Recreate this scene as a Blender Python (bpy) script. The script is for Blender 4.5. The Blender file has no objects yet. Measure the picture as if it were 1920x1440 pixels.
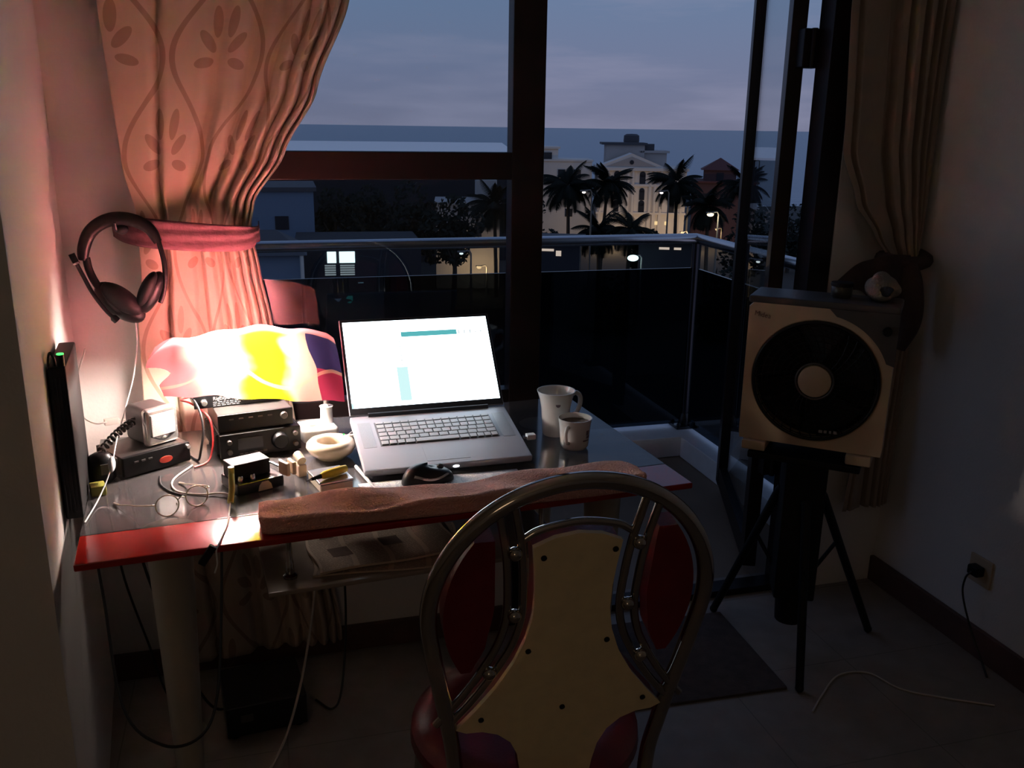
import bpy, bmesh, math, random
from mathutils import Vector, Matrix
random.seed(7)
R = math.radians
SC = bpy.context.scene
COL = SC.collection
PI = math.pi

# ------------------------------------------------------------------ camera
def make_camera():
    yaw, pitch, roll = R(15.8), math.atan(482 / 1700), R(0.85)
    fw = Vector((math.sin(yaw) * math.cos(pitch), math.cos(yaw) * math.cos(pitch), -math.sin(pitch)))
    r0 = Vector((math.cos(yaw), -math.sin(yaw), 0))
    u0 = r0.cross(fw)
    r = r0 * math.cos(roll) + u0 * math.sin(roll)
    u = -r0 * math.sin(roll) + u0 * math.cos(roll)
    cd = bpy.data.cameras.new('camera')
    cd.sensor_width = 36
    cd.lens = 1700 / 1920 * 36
    cd.clip_start = 0.02
    cd.clip_end = 60000
    o = bpy.data.objects.new('camera', cd)
    COL.objects.link(o)
    m = Matrix(((r.x, u.x, -fw.x, 0), (r.y, u.y, -fw.y, 0), (r.z, u.z, -fw.z, 1.5), (0, 0, 0, 1)))
    o.matrix_world = m
    SC.camera = o
make_camera()

# ------------------------------------------------------------------ colour management
SC.view_settings.view_transform = 'Standard'
SC.view_settings.look = 'None'
SC.view_settings.exposure = 0.0
SC.view_settings.gamma = 1.0
SC.view_settings.use_curve_mapping = False
SC.display_settings.display_device = 'sRGB'
SC.cycles.caustics_reflective = False
SC.cycles.sample_clamp_indirect = 60.0

def lin(r, g, b):
    f = lambda c: (c / 255 / 12.92) if c / 255 <= 0.04045 else ((c / 255 + 0.055) / 1.055) ** 2.4
    return (f(r), f(g), f(b), 1.0)

# ------------------------------------------------------------------ dusk sky
def make_world():
    w = bpy.data.worlds.new('dusk_sky')
    SC.world = w
    w.use_nodes = True
    nt = w.node_tree
    N, L = nt.nodes, nt.links
    N.clear()
    out = N.new('ShaderNodeOutputWorld')
    bg = N.new('ShaderNodeBackground')
    tc = N.new('ShaderNodeTexCoord')
    sep = N.new('ShaderNodeSeparateXYZ')
    L.new(tc.outputs['Generated'], sep.inputs[0])
    ramp = N.new('ShaderNodeValToRGB')
    e = ramp.color_ramp.elements
    e[0].position = 0.0
    e[0].color = lin(116, 119, 144)
    e[1].position = 1.0
    e[1].color = lin(70, 92, 132)
    for p, c in ((0.05, lin(113, 121, 150)), (0.12, lin(106, 124, 156)), (0.22, lin(101, 126, 163)), (0.45, lin(92, 118, 158))):
        k = e.new(p)
        k.color = c
    L.new(sep.outputs['Z'], ramp.inputs[0])
    # thin clouds stretched along the horizon
    mp = N.new('ShaderNodeMapping')
    mp.inputs['Scale'].default_value = (1.6, 1.6, 11)
    mp.inputs['Location'].default_value = (0.35, 0.1, 0.2)
    L.new(tc.outputs['Generated'], mp.inputs[0])
    nz = N.new('ShaderNodeTexNoise')
    nz.inputs['Scale'].default_value = 2.1
    nz.inputs['Detail'].default_value = 5
    nz.inputs['Roughness'].default_value = 0.55
    L.new(mp.outputs[0], nz.inputs[0])
    cr = N.new('ShaderNodeValToRGB')
    cr.color_ramp.elements[0].position = 0.47
    cr.color_ramp.elements[0].color = (0, 0, 0, 1)
    cr.color_ramp.elements[1].position = 0.75
    cr.color_ramp.elements[1].color = (0.85, 0.85, 0.85, 1)
    L.new(nz.outputs[0], cr.inputs[0])
    mx = N.new('ShaderNodeMix')
    mx.data_type = 'RGBA'
    L.new(cr.outputs[0], mx.inputs[0])
    L.new(ramp.outputs[0], mx.inputs[6])
    mx.inputs[7].default_value = lin(138, 140, 166)
    L.new(mx.outputs[2], bg.inputs[0])
    bg.inputs[1].default_value = 1.0
    L.new(bg.outputs[0], out.inputs[0])
make_world()

# weak warm fill light added behind the camera, no lamp seen there
def make_fill_light():
    ld = bpy.data.lights.new('warm_fill_light', 'POINT')
    ld.shadow_soft_size = 0.25
    ld.energy = 3.3
    ld.color = (1.0, 0.70, 0.42)
    o = bpy.data.objects.new('warm_fill_light', ld)
    COL.objects.link(o)
    o.location = (-0.7, -1.0, 1.7)
make_fill_light()

# ------------------------------------------------------------------ mesh helpers
class MB:
    """collects shapes into one mesh"""
    def __init__(s):
        s.bm = bmesh.new()
        s.uv = s.bm.loops.layers.uv.new('UVMap')
        s.mi = 0
        s.wn = False

    def _new(s, verts):
        fs = set()
        for v in verts:
            for f in v.link_faces:
                fs.add(f)
        for f in fs:
            f.material_index = s.mi
        return verts

    def box(s, c, size, rz=0.0, bev=0.0, seg=2, M=None):
        r = bmesh.ops.create_cube(s.bm, size=1.0)
        vs = r['verts']
        bmesh.ops.scale(s.bm, vec=size, verts=vs)
        if bev > 0:
            s.wn = True
            es = list({e for v in vs for e in v.link_edges})
            g = bmesh.ops.bevel(s.bm, geom=es, offset=bev, segments=seg, affect='EDGES', profile=0.5)
            vs = list({v for f in g['faces'] for v in f.verts} | {v for v in vs if v.is_valid})
        m = Matrix.Translation(c) @ Matrix.Rotation(rz, 4, 'Z')
        if M is not None:
            m = M @ m
        bmesh.ops.transform(s.bm, matrix=m, verts=vs)
        s._new(vs)
        return s

    def tube(s, pts, r, n=10, closed=False, caps=True):
        pts = [Vector(p) for p in pts]
        k = len(pts)
        rs = r if isinstance(r, (list, tuple)) else [r] * k
        rings = []
        ref = None
        for i, p in enumerate(pts):
            if closed:
                d = pts[(i + 1) % k] - pts[i - 1]
            else:
                d = pts[min(i + 1, k - 1)] - pts[max(i - 1, 0)]
            d.normalize()
            if ref is None:
                ref = Vector((0, 0, 1)) if abs(d.z) < 0.9 else Vector((1, 0, 0))
            a = d.cross(ref)
            if a.length < 1e-6:
                a = d.orthogonal()
            a.normalize()
            b = a.cross(d)
            ref = b
            rings.append([s.bm.verts.new(p + a * (rs[i] * math.cos(2 * PI * j / n)) + b * (rs[i] * math.sin(2 * PI * j / n))) for j in range(n)])
        for i in range(k if closed else k - 1):
            A, B = rings[i], rings[(i + 1) % k]
            for j in range(n):
                f = s.bm.faces.new((A[j], A[(j + 1) % n], B[(j + 1) % n], B[j]))
                f.material_index = s.mi
        if caps and not closed:
            for q in (rings[0][::-1], rings[-1]):
                f = s.bm.faces.new(q)
                f.material_index = s.mi
        return s

    def lathe(s, prof, c=(0, 0, 0), n=32, M=None, squash=1.0):
        m = Matrix.Translation(c)
        if M is not None:
            m = m @ M
        rings = []
        for (r, z) in prof:
            if r < 1e-6:
                rings.append([s.bm.verts.new(m @ Vector((0, 0, z)))])
            else:
                rings.append([s.bm.verts.new(m @ Vector((r * math.cos(2 * PI * j / n), squash * r * math.sin(2 * PI * j / n), z))) for j in range(n)])
        for A, B in zip(rings[:-1], rings[1:]):
            for j in range(n):
                k = (j + 1) % n
                if len(A) == 1 and len(B) == 1:
                    continue
                if len(A) == 1:
                    q = (A[0], B[k], B[j])
                elif len(B) == 1:
                    q = (A[j], A[k], B[0])
                else:
                    q = (A[j], A[k], B[k], B[j])
                f = s.bm.faces.new(q)
                f.material_index = s.mi
        return s

    def prism(s, outline, h0, h1, M=None):
        """2D outline in local xy, extruded from h0 to h1 along local z"""
        m = M if M is not None else Matrix.Identity(4)
        A = [s.bm.verts.new(m @ Vector((x, y, h0))) for x, y in outline]
        B = [s.bm.verts.new(m @ Vector((x, y, h1))) for x, y in outline]
        n = len(A)
        fs = [s.bm.faces.new(A[::-1]), s.bm.faces.new(B)]
        for i in range(n):
            fs.append(s.bm.faces.new((A[i], A[(i + 1) % n], B[(i + 1) % n], B[i])))
        for f in fs:
            f.material_index = s.mi
        return s

    def ball(s, c, r, sc=(1, 1, 1), M=None, u=18, v=12):
        g = bmesh.ops.create_uvsphere(s.bm, u_segments=u, v_segments=v, radius=r)
        m = Matrix.Translation(c) @ (M if M is not None else Matrix.Identity(4)) @ Matrix.Diagonal((*sc, 1))
        bmesh.ops.transform(s.bm, matrix=m, verts=g['verts'])
        s._new(g['verts'])
        return s

    def grid(s, fn, nu, nv, uvf=None, closed_u=False):
        V = [[s.bm.verts.new(fn(i / nu, j / nv)) for j in range(nv + 1)] for i in range(nu if closed_u else nu + 1)]
        for i in range(nu):
            for j in range(nv):
                a, b = i, (i + 1) % len(V)
                f = s.bm.faces.new((V[a][j], V[b][j], V[b][j + 1], V[a][j + 1]))
                f.material_index = s.mi
                if uvf:
                    for lp, (x, y) in zip(f.loops, ((i, j), (i + 1, j), (i + 1, j + 1), (i, j + 1))):
                        lp[s.uv].uv = uvf(x / nu, y / nv)
        return s

    def quad(s, *p):
        f = s.bm.faces.new([s.bm.verts.new(q) for q in p])
        f.material_index = s.mi
        for lp, q in zip(f.loops, ((0, 0), (1, 0), (1, 1), (0, 1))):
            lp[s.uv].uv = q
        return s

    def build(s, name, mats, parent=None, smooth=40, thick=0.0, recalc=True):
        if recalc:
            bmesh.ops.recalc_face_normals(s.bm, faces=s.bm.faces)
        me = bpy.data.meshes.new(name)
        s.bm.to_mesh(me)
        s.bm.free()
        for m in (mats if isinstance(mats, (list, tuple)) else [mats]):
            me.materials.append(m)
        if smooth:
            me.shade_smooth()
            me.set_sharp_from_angle(angle=R(smooth))
        o = bpy.data.objects.new(name, me)
        COL.objects.link(o)
        if parent is not None:
            o.parent = parent
        if s.wn:
            o.modifiers.new('weighted_normals', 'WEIGHTED_NORMAL').keep_sharp = True
        if thick:
            md = o.modifiers.new('thickness', 'SOLIDIFY')
            md.thickness = thick
            md.offset = 0
        return o

def tag(o, label, cat, group=None):
    o['label'] = label
    o['category'] = cat
    if group:
        o['group'] = group
    return o

def thing(name, label, cat, loc=(0, 0, 0), rz=0.0, group=None):
    o = bpy.data.objects.new(name, None)
    o.empty_display_size = 0.05
    COL.objects.link(o)
    o.location = loc
    o.rotation_euler = (0, 0, rz)
    return tag(o, label, cat, group)

def structure(o):
    o['kind'] = 'structure'
    return o

def copy_tree(o, parent=None):
    c = o.copy()
    COL.objects.link(c)
    if parent is not None:
        c.parent = parent
    for ch in list(o.children):
        copy_tree(ch, c)
    return c

def spline(pts, n=8):
    """Catmull-Rom through the points"""
    P = [Vector(p) for p in pts]
    P = [P[0] * 2 - P[1]] + P + [P[-1] * 2 - P[-2]]
    out = []
    for i in range(1, len(P) - 2):
        for k in range(n):
            t = k / n
            a, b, c, d = P[i - 1], P[i], P[i + 1], P[i + 2]
            out.append(0.5 * ((2 * b) + (c - a) * t + (2 * a - 5 * b + 4 * c - d) * t * t + (3 * b - a - 3 * c + d) * t ** 3))
    out.append(P[-2])
    return out

def interp(tab, x):
    tab = sorted(tab)
    if x <= tab[0][0]:
        return tab[0][1]
    for (a, b), (c, d) in zip(tab[:-1], tab[1:]):
        if x <= c:
            t = (x - a) / (c - a)
            t = t * t * (3 - 2 * t) * 0.5 + t * 0.5
            return b + (d - b) * t
    return tab[-1][1]

def text_mesh(name, body, size, mat, parent, M, depth=0.0004):
    cu = bpy.data.curves.new(name, 'FONT')
    cu.body = body
    cu.size = size
    cu.extrude = depth
    cu.align_x = 'LEFT'
    t = bpy.data.objects.new('lettering_source', cu)
    COL.objects.link(t)
    dg = bpy.context.evaluated_depsgraph_get()
    me = bpy.data.meshes.new_from_object(t.evaluated_get(dg))
    bpy.data.objects.remove(t)
    me.materials.clear()
    me.materials.append(mat)
    o = bpy.data.objects.new(name, me)
    COL.objects.link(o)
    o.parent = parent
    o.matrix_local = M
    return o

# ------------------------------------------------------------------ materials
def mat(name, col, rough=0.5, metal=0.0, spec=0.5, var=0.0, vscale=20.0, bump=0.0, bscale=60.0, coat=0.0, emit=None, estr=0.0, col2=None):
    m = bpy.data.materials.new(name)
    m.use_nodes = True
    nt = m.node_tree
    N, L = nt.nodes, nt.links
    b = N['Principled BSDF']
    b.inputs['Base Color'].default_value = col
    b.inputs['Roughness'].default_value = rough
    b.inputs['Metallic'].default_value = metal
    b.inputs['Specular IOR Level'].default_value = spec
    b.inputs['Coat Weight'].default_value = coat
    b.inputs['Coat Roughness'].default_value = 0.05
    tc = N.new('ShaderNodeTexCoord')
    if var > 0 or col2:
        nz = N.new('ShaderNodeTexNoise')
        nz.inputs['Scale'].default_value = vscale
        nz.inputs['Detail'].default_value = 4
        L.new(tc.outputs['Object'], nz.inputs['Vector'])
        mx = N.new('ShaderNodeMix')
        mx.data_type = 'RGBA'
        L.new(nz.outputs[0], mx.inputs[0])
        d = col2 or tuple(max(0, c * (1 - var)) for c in col[:3]) + (1,)
        u = col if col2 else tuple(min(1, c * (1 + var)) for c in col[:3]) + (1,)
        mx.inputs[6].default_value = d
        mx.inputs[7].default_value = u
        L.new(mx.outputs[2], b.inputs['Base Color'])
    if bump > 0:
        nb = N.new('ShaderNodeTexNoise')
        nb.inputs['Scale'].default_value = bscale
        nb.inputs['Detail'].default_value = 3
        L.new(tc.outputs['Object'], nb.inputs['Vector'])
        bp = N.new('ShaderNodeBump')
        bp.inputs['Strength'].default_value = bump
        bp.inputs['Distance'].default_value = 0.01
        L.new(nb.outputs[0], bp.inputs['Height'])
        L.new(bp.outputs[0], b.inputs['Normal'])
    if emit:
        b.inputs['Emission Color'].default_value = emit
        b.inputs['Emission Strength'].default_value = estr
    return m

class NG:
    """tiny maths helper on a node tree"""
    def __init__(s, nt):
        s.N, s.L = nt.nodes, nt.links

    def m(s, op, a, b=None, c=None):
        n = s.N.new('ShaderNodeMath')
        n.operation = op
        for i, v in enumerate((a, b, c)):
            if v is None:
                continue
            if isinstance(v, (int, float)):
                n.inputs[i].default_value = v
            else:
                s.L.new(v, n.inputs[i])
        return n.outputs[0]

def glass(name, tint=(1, 1, 1, 1), ior=1.5, rough=0.0):
    m = bpy.data.materials.new(name)
    m.use_nodes = True
    nt = m.node_tree
    N, L = nt.nodes, nt.links
    N.clear()
    out = N.new('ShaderNodeOutputMaterial')
    tr = N.new('ShaderNodeBsdfTransparent')
    tr.inputs[0].default_value = tint
    gl = N.new('ShaderNodeBsdfGlossy')
    gl.inputs['Roughness'].default_value = rough
    lw = N.new('ShaderNodeLayerWeight')
    lw.inputs[0].default_value = 0.5
    g = NG(nt)
    f0 = ((ior - 1) / (ior + 1)) ** 2
    fr = g.m('ADD', f0, g.m('MULTIPLY', g.m('POWER', lw.outputs['Facing'], 5), 1 - f0))
    mx = N.new('ShaderNodeMixShader')
    L.new(fr, mx.inputs[0])
    L.new(tr.outputs[0], mx.inputs[1])
    L.new(gl.outputs[0], mx.inputs[2])
    L.new(mx.outputs[0], out.inputs[0])
    return m

def curtain_mat(name, base, line, transl=0.25, amount=0.6):
    """woven cloth with ogee lines and a leaf spray in every medallion, in cloth metres (UV)"""
    m = bpy.data.materials.new(name)
    m.use_nodes = True
    nt = m.node_tree
    N, L = nt.nodes, nt.links
    b = N['Principled BSDF']
    g = NG(nt)
    uvn = N.new('ShaderNodeUVMap')
    sp = N.new('ShaderNodeSeparateXYZ')
    L.new(uvn.outputs[0], sp.inputs[0])
    u, v = sp.outputs[0], sp.outputs[1]
    px, pz = 0.34, 0.47
    ur = g.m('DIVIDE', u, px)
    vr = g.m('DIVIDE', v, pz)
    sn = g.m('MULTIPLY', g.m('COSINE', g.m('MULTIPLY', vr, 2 * PI)), 0.21)
    acc = None
    for sgn, off in ((1, 0.25), (-1, 0.75)):
        d = g.m('ABSOLUTE', g.m('SUBTRACT', g.m('FRACT', g.m('ADD', g.m('ADD', ur, off), g.m('MULTIPLY', sn, sgn))), 0.5))
        k = g.m('LESS_THAN', d, 0.026)
        acc = k if acc is None else g.m('MAXIMUM', acc, k)
    # leaf sprays
    for (cx, cy) in ((0.0, 0.5), (0.5, 0.0)):
        lu = g.m('MULTIPLY', g.m('SUBTRACT', g.m('FRACT', g.m('ADD', ur, 0.5 - cx + 0.0)), 0.5), px)
        lv = g.m('MULTIPLY', g.m('SUBTRACT', g.m('FRACT', g.m('ADD', vr, 0.5 - cy + 0.0)), 0.5), pz)
        au = g.m('ABSOLUTE', lu)
        for (ang, r0, la, lb) in ((8, 0.085, 0.036, 0.016), (52, 0.062, 0.034, 0.014), (100, 0.058, 0.032, 0.012)):
            a = R(90 - ang)
            ca, sa = math.cos(a), math.sin(a)
            x = g.m('SUBTRACT', au, r0 * ca if ang > 20 else 0.026)
            y = g.m('SUBTRACT', lv, r0 * sa)
            p = g.m('ADD', g.m('MULTIPLY', x, ca), g.m('MULTIPLY', y, sa))
            q = g.m('SUBTRACT', g.m('MULTIPLY', y, ca), g.m('MULTIPLY', x, sa))
            e = g.m('ADD', g.m('POWER', g.m('DIVIDE', p, la), 2), g.m('POWER', g.m('DIVIDE', q, lb), 2))
            acc = g.m('MAXIMUM', acc, g.m('LESS_THAN', e, 1.0))
    mx = N.new('ShaderNodeMix')
    mx.data_type = 'RGBA'
    L.new(g.m('MULTIPLY', acc, amount), mx.inputs[0])
    mx.inputs[6].default_value = base
    mx.inputs[7].default_value = line
    L.new(mx.outputs[2], b.inputs['Base Color'])
    b.inputs['Roughness'].default_value = 0.85
    b.inputs['Sheen Weight'].default_value = 0.2
    nb = N.new('ShaderNodeTexNoise')
    nb.inputs['Scale'].default_value = 500
    L.new(uvn.outputs[0], nb.inputs['Vector'])
    bp = N.new('ShaderNodeBump')
    bp.inputs['Strength'].default_value = 0.15
    bp.inputs['Distance'].default_value = 0.002
    L.new(nb.outputs[0], bp.inputs['Height'])
    L.new(bp.outputs[0], b.inputs['Normal'])
    tr = N.new('ShaderNodeBsdfTranslucent')
    L.new(mx.outputs[2], tr.inputs[0])
    ms = N.new('ShaderNodeMixShader')
    ms.inputs[0].default_value = transl
    out = [n for n in N if n.type == 'OUTPUT_MATERIAL'][0]
    L.new(b.outputs[0], ms.inputs[1])
    L.new(tr.outputs[0], ms.inputs[2])
    L.new(ms.outputs[0], out.inputs[0])
    return m

def print_mat(name, paper, ink, rows=90.0, cols=4.0, cover=0.5):
    """columns of small print on paper, from UV"""
    m = bpy.data.materials.new(name)
    m.use_nodes = True
    nt = m.node_tree
    N, L = nt.nodes, nt.links
    b = N['Principled BSDF']
    g = NG(nt)
    uvn = N.new('ShaderNodeUVMap')
    sp = N.new('ShaderNodeSeparateXYZ')
    L.new(uvn.outputs[0], sp.inputs[0])
    u, v = sp.outputs[0], sp.outputs[1]
    row = g.m('LESS_THAN', g.m('FRACT', g.m('MULTIPLY', v, rows)), 0.5)
    colm = g.m('LESS_THAN', g.m('ABSOLUTE', g.m('SUBTRACT', g.m('FRACT', g.m('MULTIPLY', u, cols)), 0.5)), 0.43)
    nz = N.new('ShaderNodeTexNoise')
    nz.inputs['Scale'].default_value = 5
    mp = N.new('ShaderNodeMapping')
    mp.inputs['Scale'].default_value = (cols * 4, rows / 6, 1)
    L.new(uvn.outputs[0], mp.inputs[0])
    L.new(mp.outputs[0], nz.inputs['Vector'])
    k = g.m('MULTIPLY', g.m('MULTIPLY', row, colm), g.m('GREATER_THAN', nz.outputs[0], 1 - cover))
    mx = N.new('ShaderNodeMix')
    mx.data_type = 'RGBA'
    L.new(g.m('MULTIPLY', k, 0.8), mx.inputs[0])
    mx.inputs[6].default_value = paper
    mx.inputs[7].default_value = ink
    L.new(mx.outputs[2], b.inputs['Base Color'])
    b.inputs['Roughness'].default_value = 0.7
    return m

def shade_mat():
    """coloured film of the lamp shade: red with the lamp glow balanced in its colour, a yellow patch, a pale patch and a navy over crimson block at the right end (UV)"""
    m = bpy.data.materials.new('coloured_lamp_film')
    m.use_nodes = True
    nt = m.node_tree
    N, L = nt.nodes, nt.links
    N.clear()
    g = NG(nt)
    out = N.new('ShaderNodeOutputMaterial')
    uvn = N.new('ShaderNodeUVMap')
    sp = N.new('ShaderNodeSeparateXYZ')
    L.new(uvn.outputs[0], sp.inputs[0])
    u, v = sp.outputs[0], sp.outputs[1]      # u along the lamp 0 left .. 1 right, v 0 back bottom .. 1 front bottom
    nz = N.new('ShaderNodeTexNoise')
    nz.inputs['Scale'].default_value = 5
    L.new(uvn.outputs[0], nz.inputs['Vector'])
    w = g.m('MULTIPLY', g.m('SUBTRACT', nz.outputs[0], 0.5), 0.22)
    def soft(x, a, bb):
        mr = N.new('ShaderNodeMapRange')
        mr.interpolation_type = 'SMOOTHSTEP'
        L.new(x, mr.inputs[0])
        mr.inputs[1].default_value = a
        mr.inputs[2].default_value = bb
        return mr.outputs[0]
    uw = g.m('ADD', u, w)
    def mix(f, a, bcol):
        x = N.new('ShaderNodeMix')
        x.data_type = 'RGBA'
        L.new(f, x.inputs[0])
        if hasattr(a, 'node'):
            L.new(a, x.inputs[6])
        else:
            x.inputs[6].default_value = a
        x.inputs[7].default_value = bcol
        return x.outputs[2]
    front = soft(v, 0.52, 0.60)  # lamp light balanced in colour: film darker in front, more transmitting at back
    c = mix(front, (0.80, 0.25, 0.28, 1), (0.24, 0.06, 0.065, 1))
    c = mix(g.m('MULTIPLY', front, soft(uw, 0.10, 0.34)), c, (0.28, 0.155, 0.115, 1))  # paler front centre, the bulb's hot spot put into the film colour
    yel = g.m('MULTIPLY', g.m('MULTIPLY', soft(uw, 0.36, 0.48), g.m('SUBTRACT', 1, soft(uw, 0.68, 0.76))), soft(v, 0.50, 0.58))
    c = mix(yel, c, (0.30, 0.25, 0.003, 1))
    pale = g.m('MULTIPLY', soft(uw, 0.70, 0.78), front)
    c = mix(pale, c, (0.28, 0.15, 0.12, 1))
    edge = g.m('ADD', 0.84, g.m('MULTIPLY', g.m('SUBTRACT', v, 0.72), 0.10))
    blk = g.m('GREATER_THAN', u, edge)
    c = mix(g.m('MULTIPLY', blk, g.m('GREATER_THAN', v, 0.80)), c, (0.13, 0.011, 0.026, 1))
    c = mix(g.m('MULTIPLY', blk, g.m('MULTIPLY', g.m('LESS_THAN', v, 0.80), g.m('GREATER_THAN', v, 0.56))), c, (0.016, 0.011, 0.036, 1))
    # a printed wavy line
    wl = g.m('ABSOLUTE', g.m('SUBTRACT', v, g.m('ADD', 0.86, g.m('MULTIPLY', g.m('COSINE', g.m('MULTIPLY', u, 9.5)), 0.07))))
    c = mix(g.m('MULTIPLY', g.m('LESS_THAN', wl, 0.012), 0.5), c, (0.30, 0.16, 0.10, 1))
    tr = N.new('ShaderNodeBsdfTranslucent')
    L.new(c, tr.inputs[0])
    df = N.new('ShaderNodeBsdfPrincipled')
    L.new(c, df.inputs['Base Color'])
    df.inputs['Roughness'].default_value = 0.3
    mx = N.new('ShaderNodeMixShader')
    mx.inputs[0].default_value = 0.25
    L.new(tr.outputs[0], mx.inputs[1])
    L.new(df.outputs[0], mx.inputs[2])
    L.new(mx.outputs[0], out.inputs[0])
    return m

def tile_mat():
    m = mat('floor_tile', (0.26, 0.22, 0.19, 1), 0.55, var=0.3, vscale=14, bump=0.1, bscale=90)
    nt = m.node_tree
    N, L = nt.nodes, nt.links
    b = N['Principled BSDF']
    br = N.new('ShaderNodeTexBrick')
    br.offset = 0
    br.inputs['Scale'].default_value = 1
    br.inputs['Brick Width'].default_value = 0.4
    br.inputs['Row Height'].default_value = 0.4
    br.inputs['Mortar Size'].default_value = 0.0018
    tc = N.new('ShaderNodeTexCoord')
    L.new(tc.outputs['Object'], br.inputs['Vector'])
    src = b.inputs['Base Color'].links[0].from_socket
    L.new(src, br.inputs['Color1'])
    L.new(src, br.inputs['Color2'])
    br.inputs['Mortar'].default_value = (0.17, 0.145, 0.125, 1)
    L.new(br.outputs[0], b.inputs['Base Color'])
    return m

def sea_mat():
    m = mat('sea_water', (0.012, 0.10, 0.20, 1), 0.28, spec=0.5)
    nt = m.node_tree
    N, L = nt.nodes, nt.links
    b = N['Principled BSDF']
    tc = N.new('ShaderNodeTexCoord')
    mp = N.new('ShaderNodeMapping')
    mp.inputs['Scale'].default_value = (0.05, 0.12, 1)
    L.new(tc.outputs['Object'], mp.inputs[0])
    nz = N.new('ShaderNodeTexNoise')
    nz.inputs['Scale'].default_value = 3
    nz.inputs['Detail'].default_value = 6
    L.new(mp.outputs[0], nz.inputs['Vector'])
    bp = N.new('ShaderNodeBump')
    bp.inputs['Strength'].default_value = 0.9
    bp.inputs['Distance'].default_value = 0.6
    L.new(nz.outputs[0], bp.inputs['Height'])
    L.new(bp.outputs[0], b.inputs['Normal'])
    return m

def emis(name, col, s):
    m = bpy.data.materials.new(name)
    m.use_nodes = True
    nt = m.node_tree
    nt.nodes.clear()
    e = nt.nodes.new('ShaderNodeEmission')
    o = nt.nodes.new('ShaderNodeOutputMaterial')
    e.inputs[0].default_value = col
    e.inputs[1].default_value = s
    nt.links.new(e.outputs[0], o.inputs[0])
    return m

WALL = mat('wall_paint', (0.70, 0.66, 0.63, 1), 0.8, var=0.06, vscale=3, bump=0.08, bscale=120)
CEIL = mat('ceiling_paint', (0.75, 0.73, 0.68, 1), 0.9, var=0.03)
FLOOR = tile_mat()
SKIRT = mat('skirting_tile', (0.10, 0.05, 0.04, 1), 0.35, var=0.2)
FRAME = mat('dark_window_frame', (0.013, 0.008, 0.008, 1), 0.4, spec=0.3, var=0.2, vscale=8)
PANE = glass('window_glass', (0.93, 0.96, 0.97, 1))
RAILGLASS = glass('tinted_rail_glass', (0.16, 0.19, 0.22, 1))
STEEL = mat('brushed_steel', (0.55, 0.55, 0.57, 1), 0.25, 1.0, var=0.08)
POSTM = mat('dark_steel', (0.06, 0.06, 0.07, 1), 0.3, 1.0, var=0.1)
CURB = mat('painted_curb', (0.85, 0.84, 0.84, 1), 0.6, var=0.1)
BALC = mat('balcony_tile', (0.22, 0.15, 0.10, 1), 0.5, var=0.25, vscale=6)
CHROME = mat('chrome', (0.40, 0.37, 0.345, 1), 0.09, 1.0, var=0.05)
REDVINYL = mat('red_vinyl', (0.16, 0.006, 0.016, 1), 0.32, var=0.2, vscale=30, bump=0.06, bscale=200)
CREAMBOARD = mat('cream_back_board', (0.82, 0.68, 0.42, 1), 0.6, var=0.12, vscale=40)
BLACK = mat('black_plastic', (0.006, 0.006, 0.007, 1), 0.4, spec=0.3, var=0.2)
BLACKMATT = mat('black_matt_plastic', (0.006, 0.006, 0.007, 1), 0.6, spec=0.3, var=0.2)
DARKMETAL = mat('dark_painted_metal', (0.03, 0.03, 0.032, 1), 0.3, 0.6, var=0.15)
GREYMETAL = mat('grey_cabinet_metal', (0.10, 0.09, 0.085, 1), 0.3, 0.7, var=0.15)
SILVER = mat('silver_plastic', (0.62, 0.60, 0.58, 1), 0.18, 0.75, var=0.05)
ALU = mat('anodised_aluminium', (0.42, 0.43, 0.48, 1), 0.42, 0.25, var=0.04)
KEYM = mat('silver_key', (0.46, 0.46, 0.49, 1), 0.45, 0.1, var=0.05)
WHITEPL = mat('white_plastic', (0.75, 0.76, 0.76, 1), 0.35, var=0.03)
CERAMIC = mat('white_glazed_china', (0.80, 0.77, 0.73, 1), 0.15, coat=0.5, var=0.02)
CREAMCER = mat('cream_glazed_china', (0.74, 0.64, 0.50, 1), 0.22, coat=0.4, var=0.05)
COFFEE = mat('coffee', (0.05, 0.02, 0.008, 1), 0.08, var=0.1)
TOWEL = mat('pink_terry_cloth', (0.95, 0.50, 0.42, 1), 0.95, var=0.15, vscale=150, bump=0.9, bscale=260)
PAPER = mat('plain_paper', (0.72, 0.67, 0.58, 1), 0.8, var=0.04)
YELLOW = mat('yellow_plastic', (0.75, 0.55, 0.04, 1), 0.35, var=0.05)
YGREEN = mat('yellow_green_sleeve', (0.42, 0.40, 0.08, 1), 0.4, var=0.1)
BEIGE = mat('beige_plastic', (0.60, 0.46, 0.34, 1), 0.5, var=0.08)
GREENLED = emis('green_led', (0.05, 1.0, 0.12, 1), 2.5)
CREAMPL = mat('cream_fan_plastic', (0.54, 0.41, 0.28, 1), 0.5, var=0.06)
DARKGREY = mat('dark_grey_plastic', (0.07, 0.062, 0.06, 1), 0.45, var=0.15)

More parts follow.
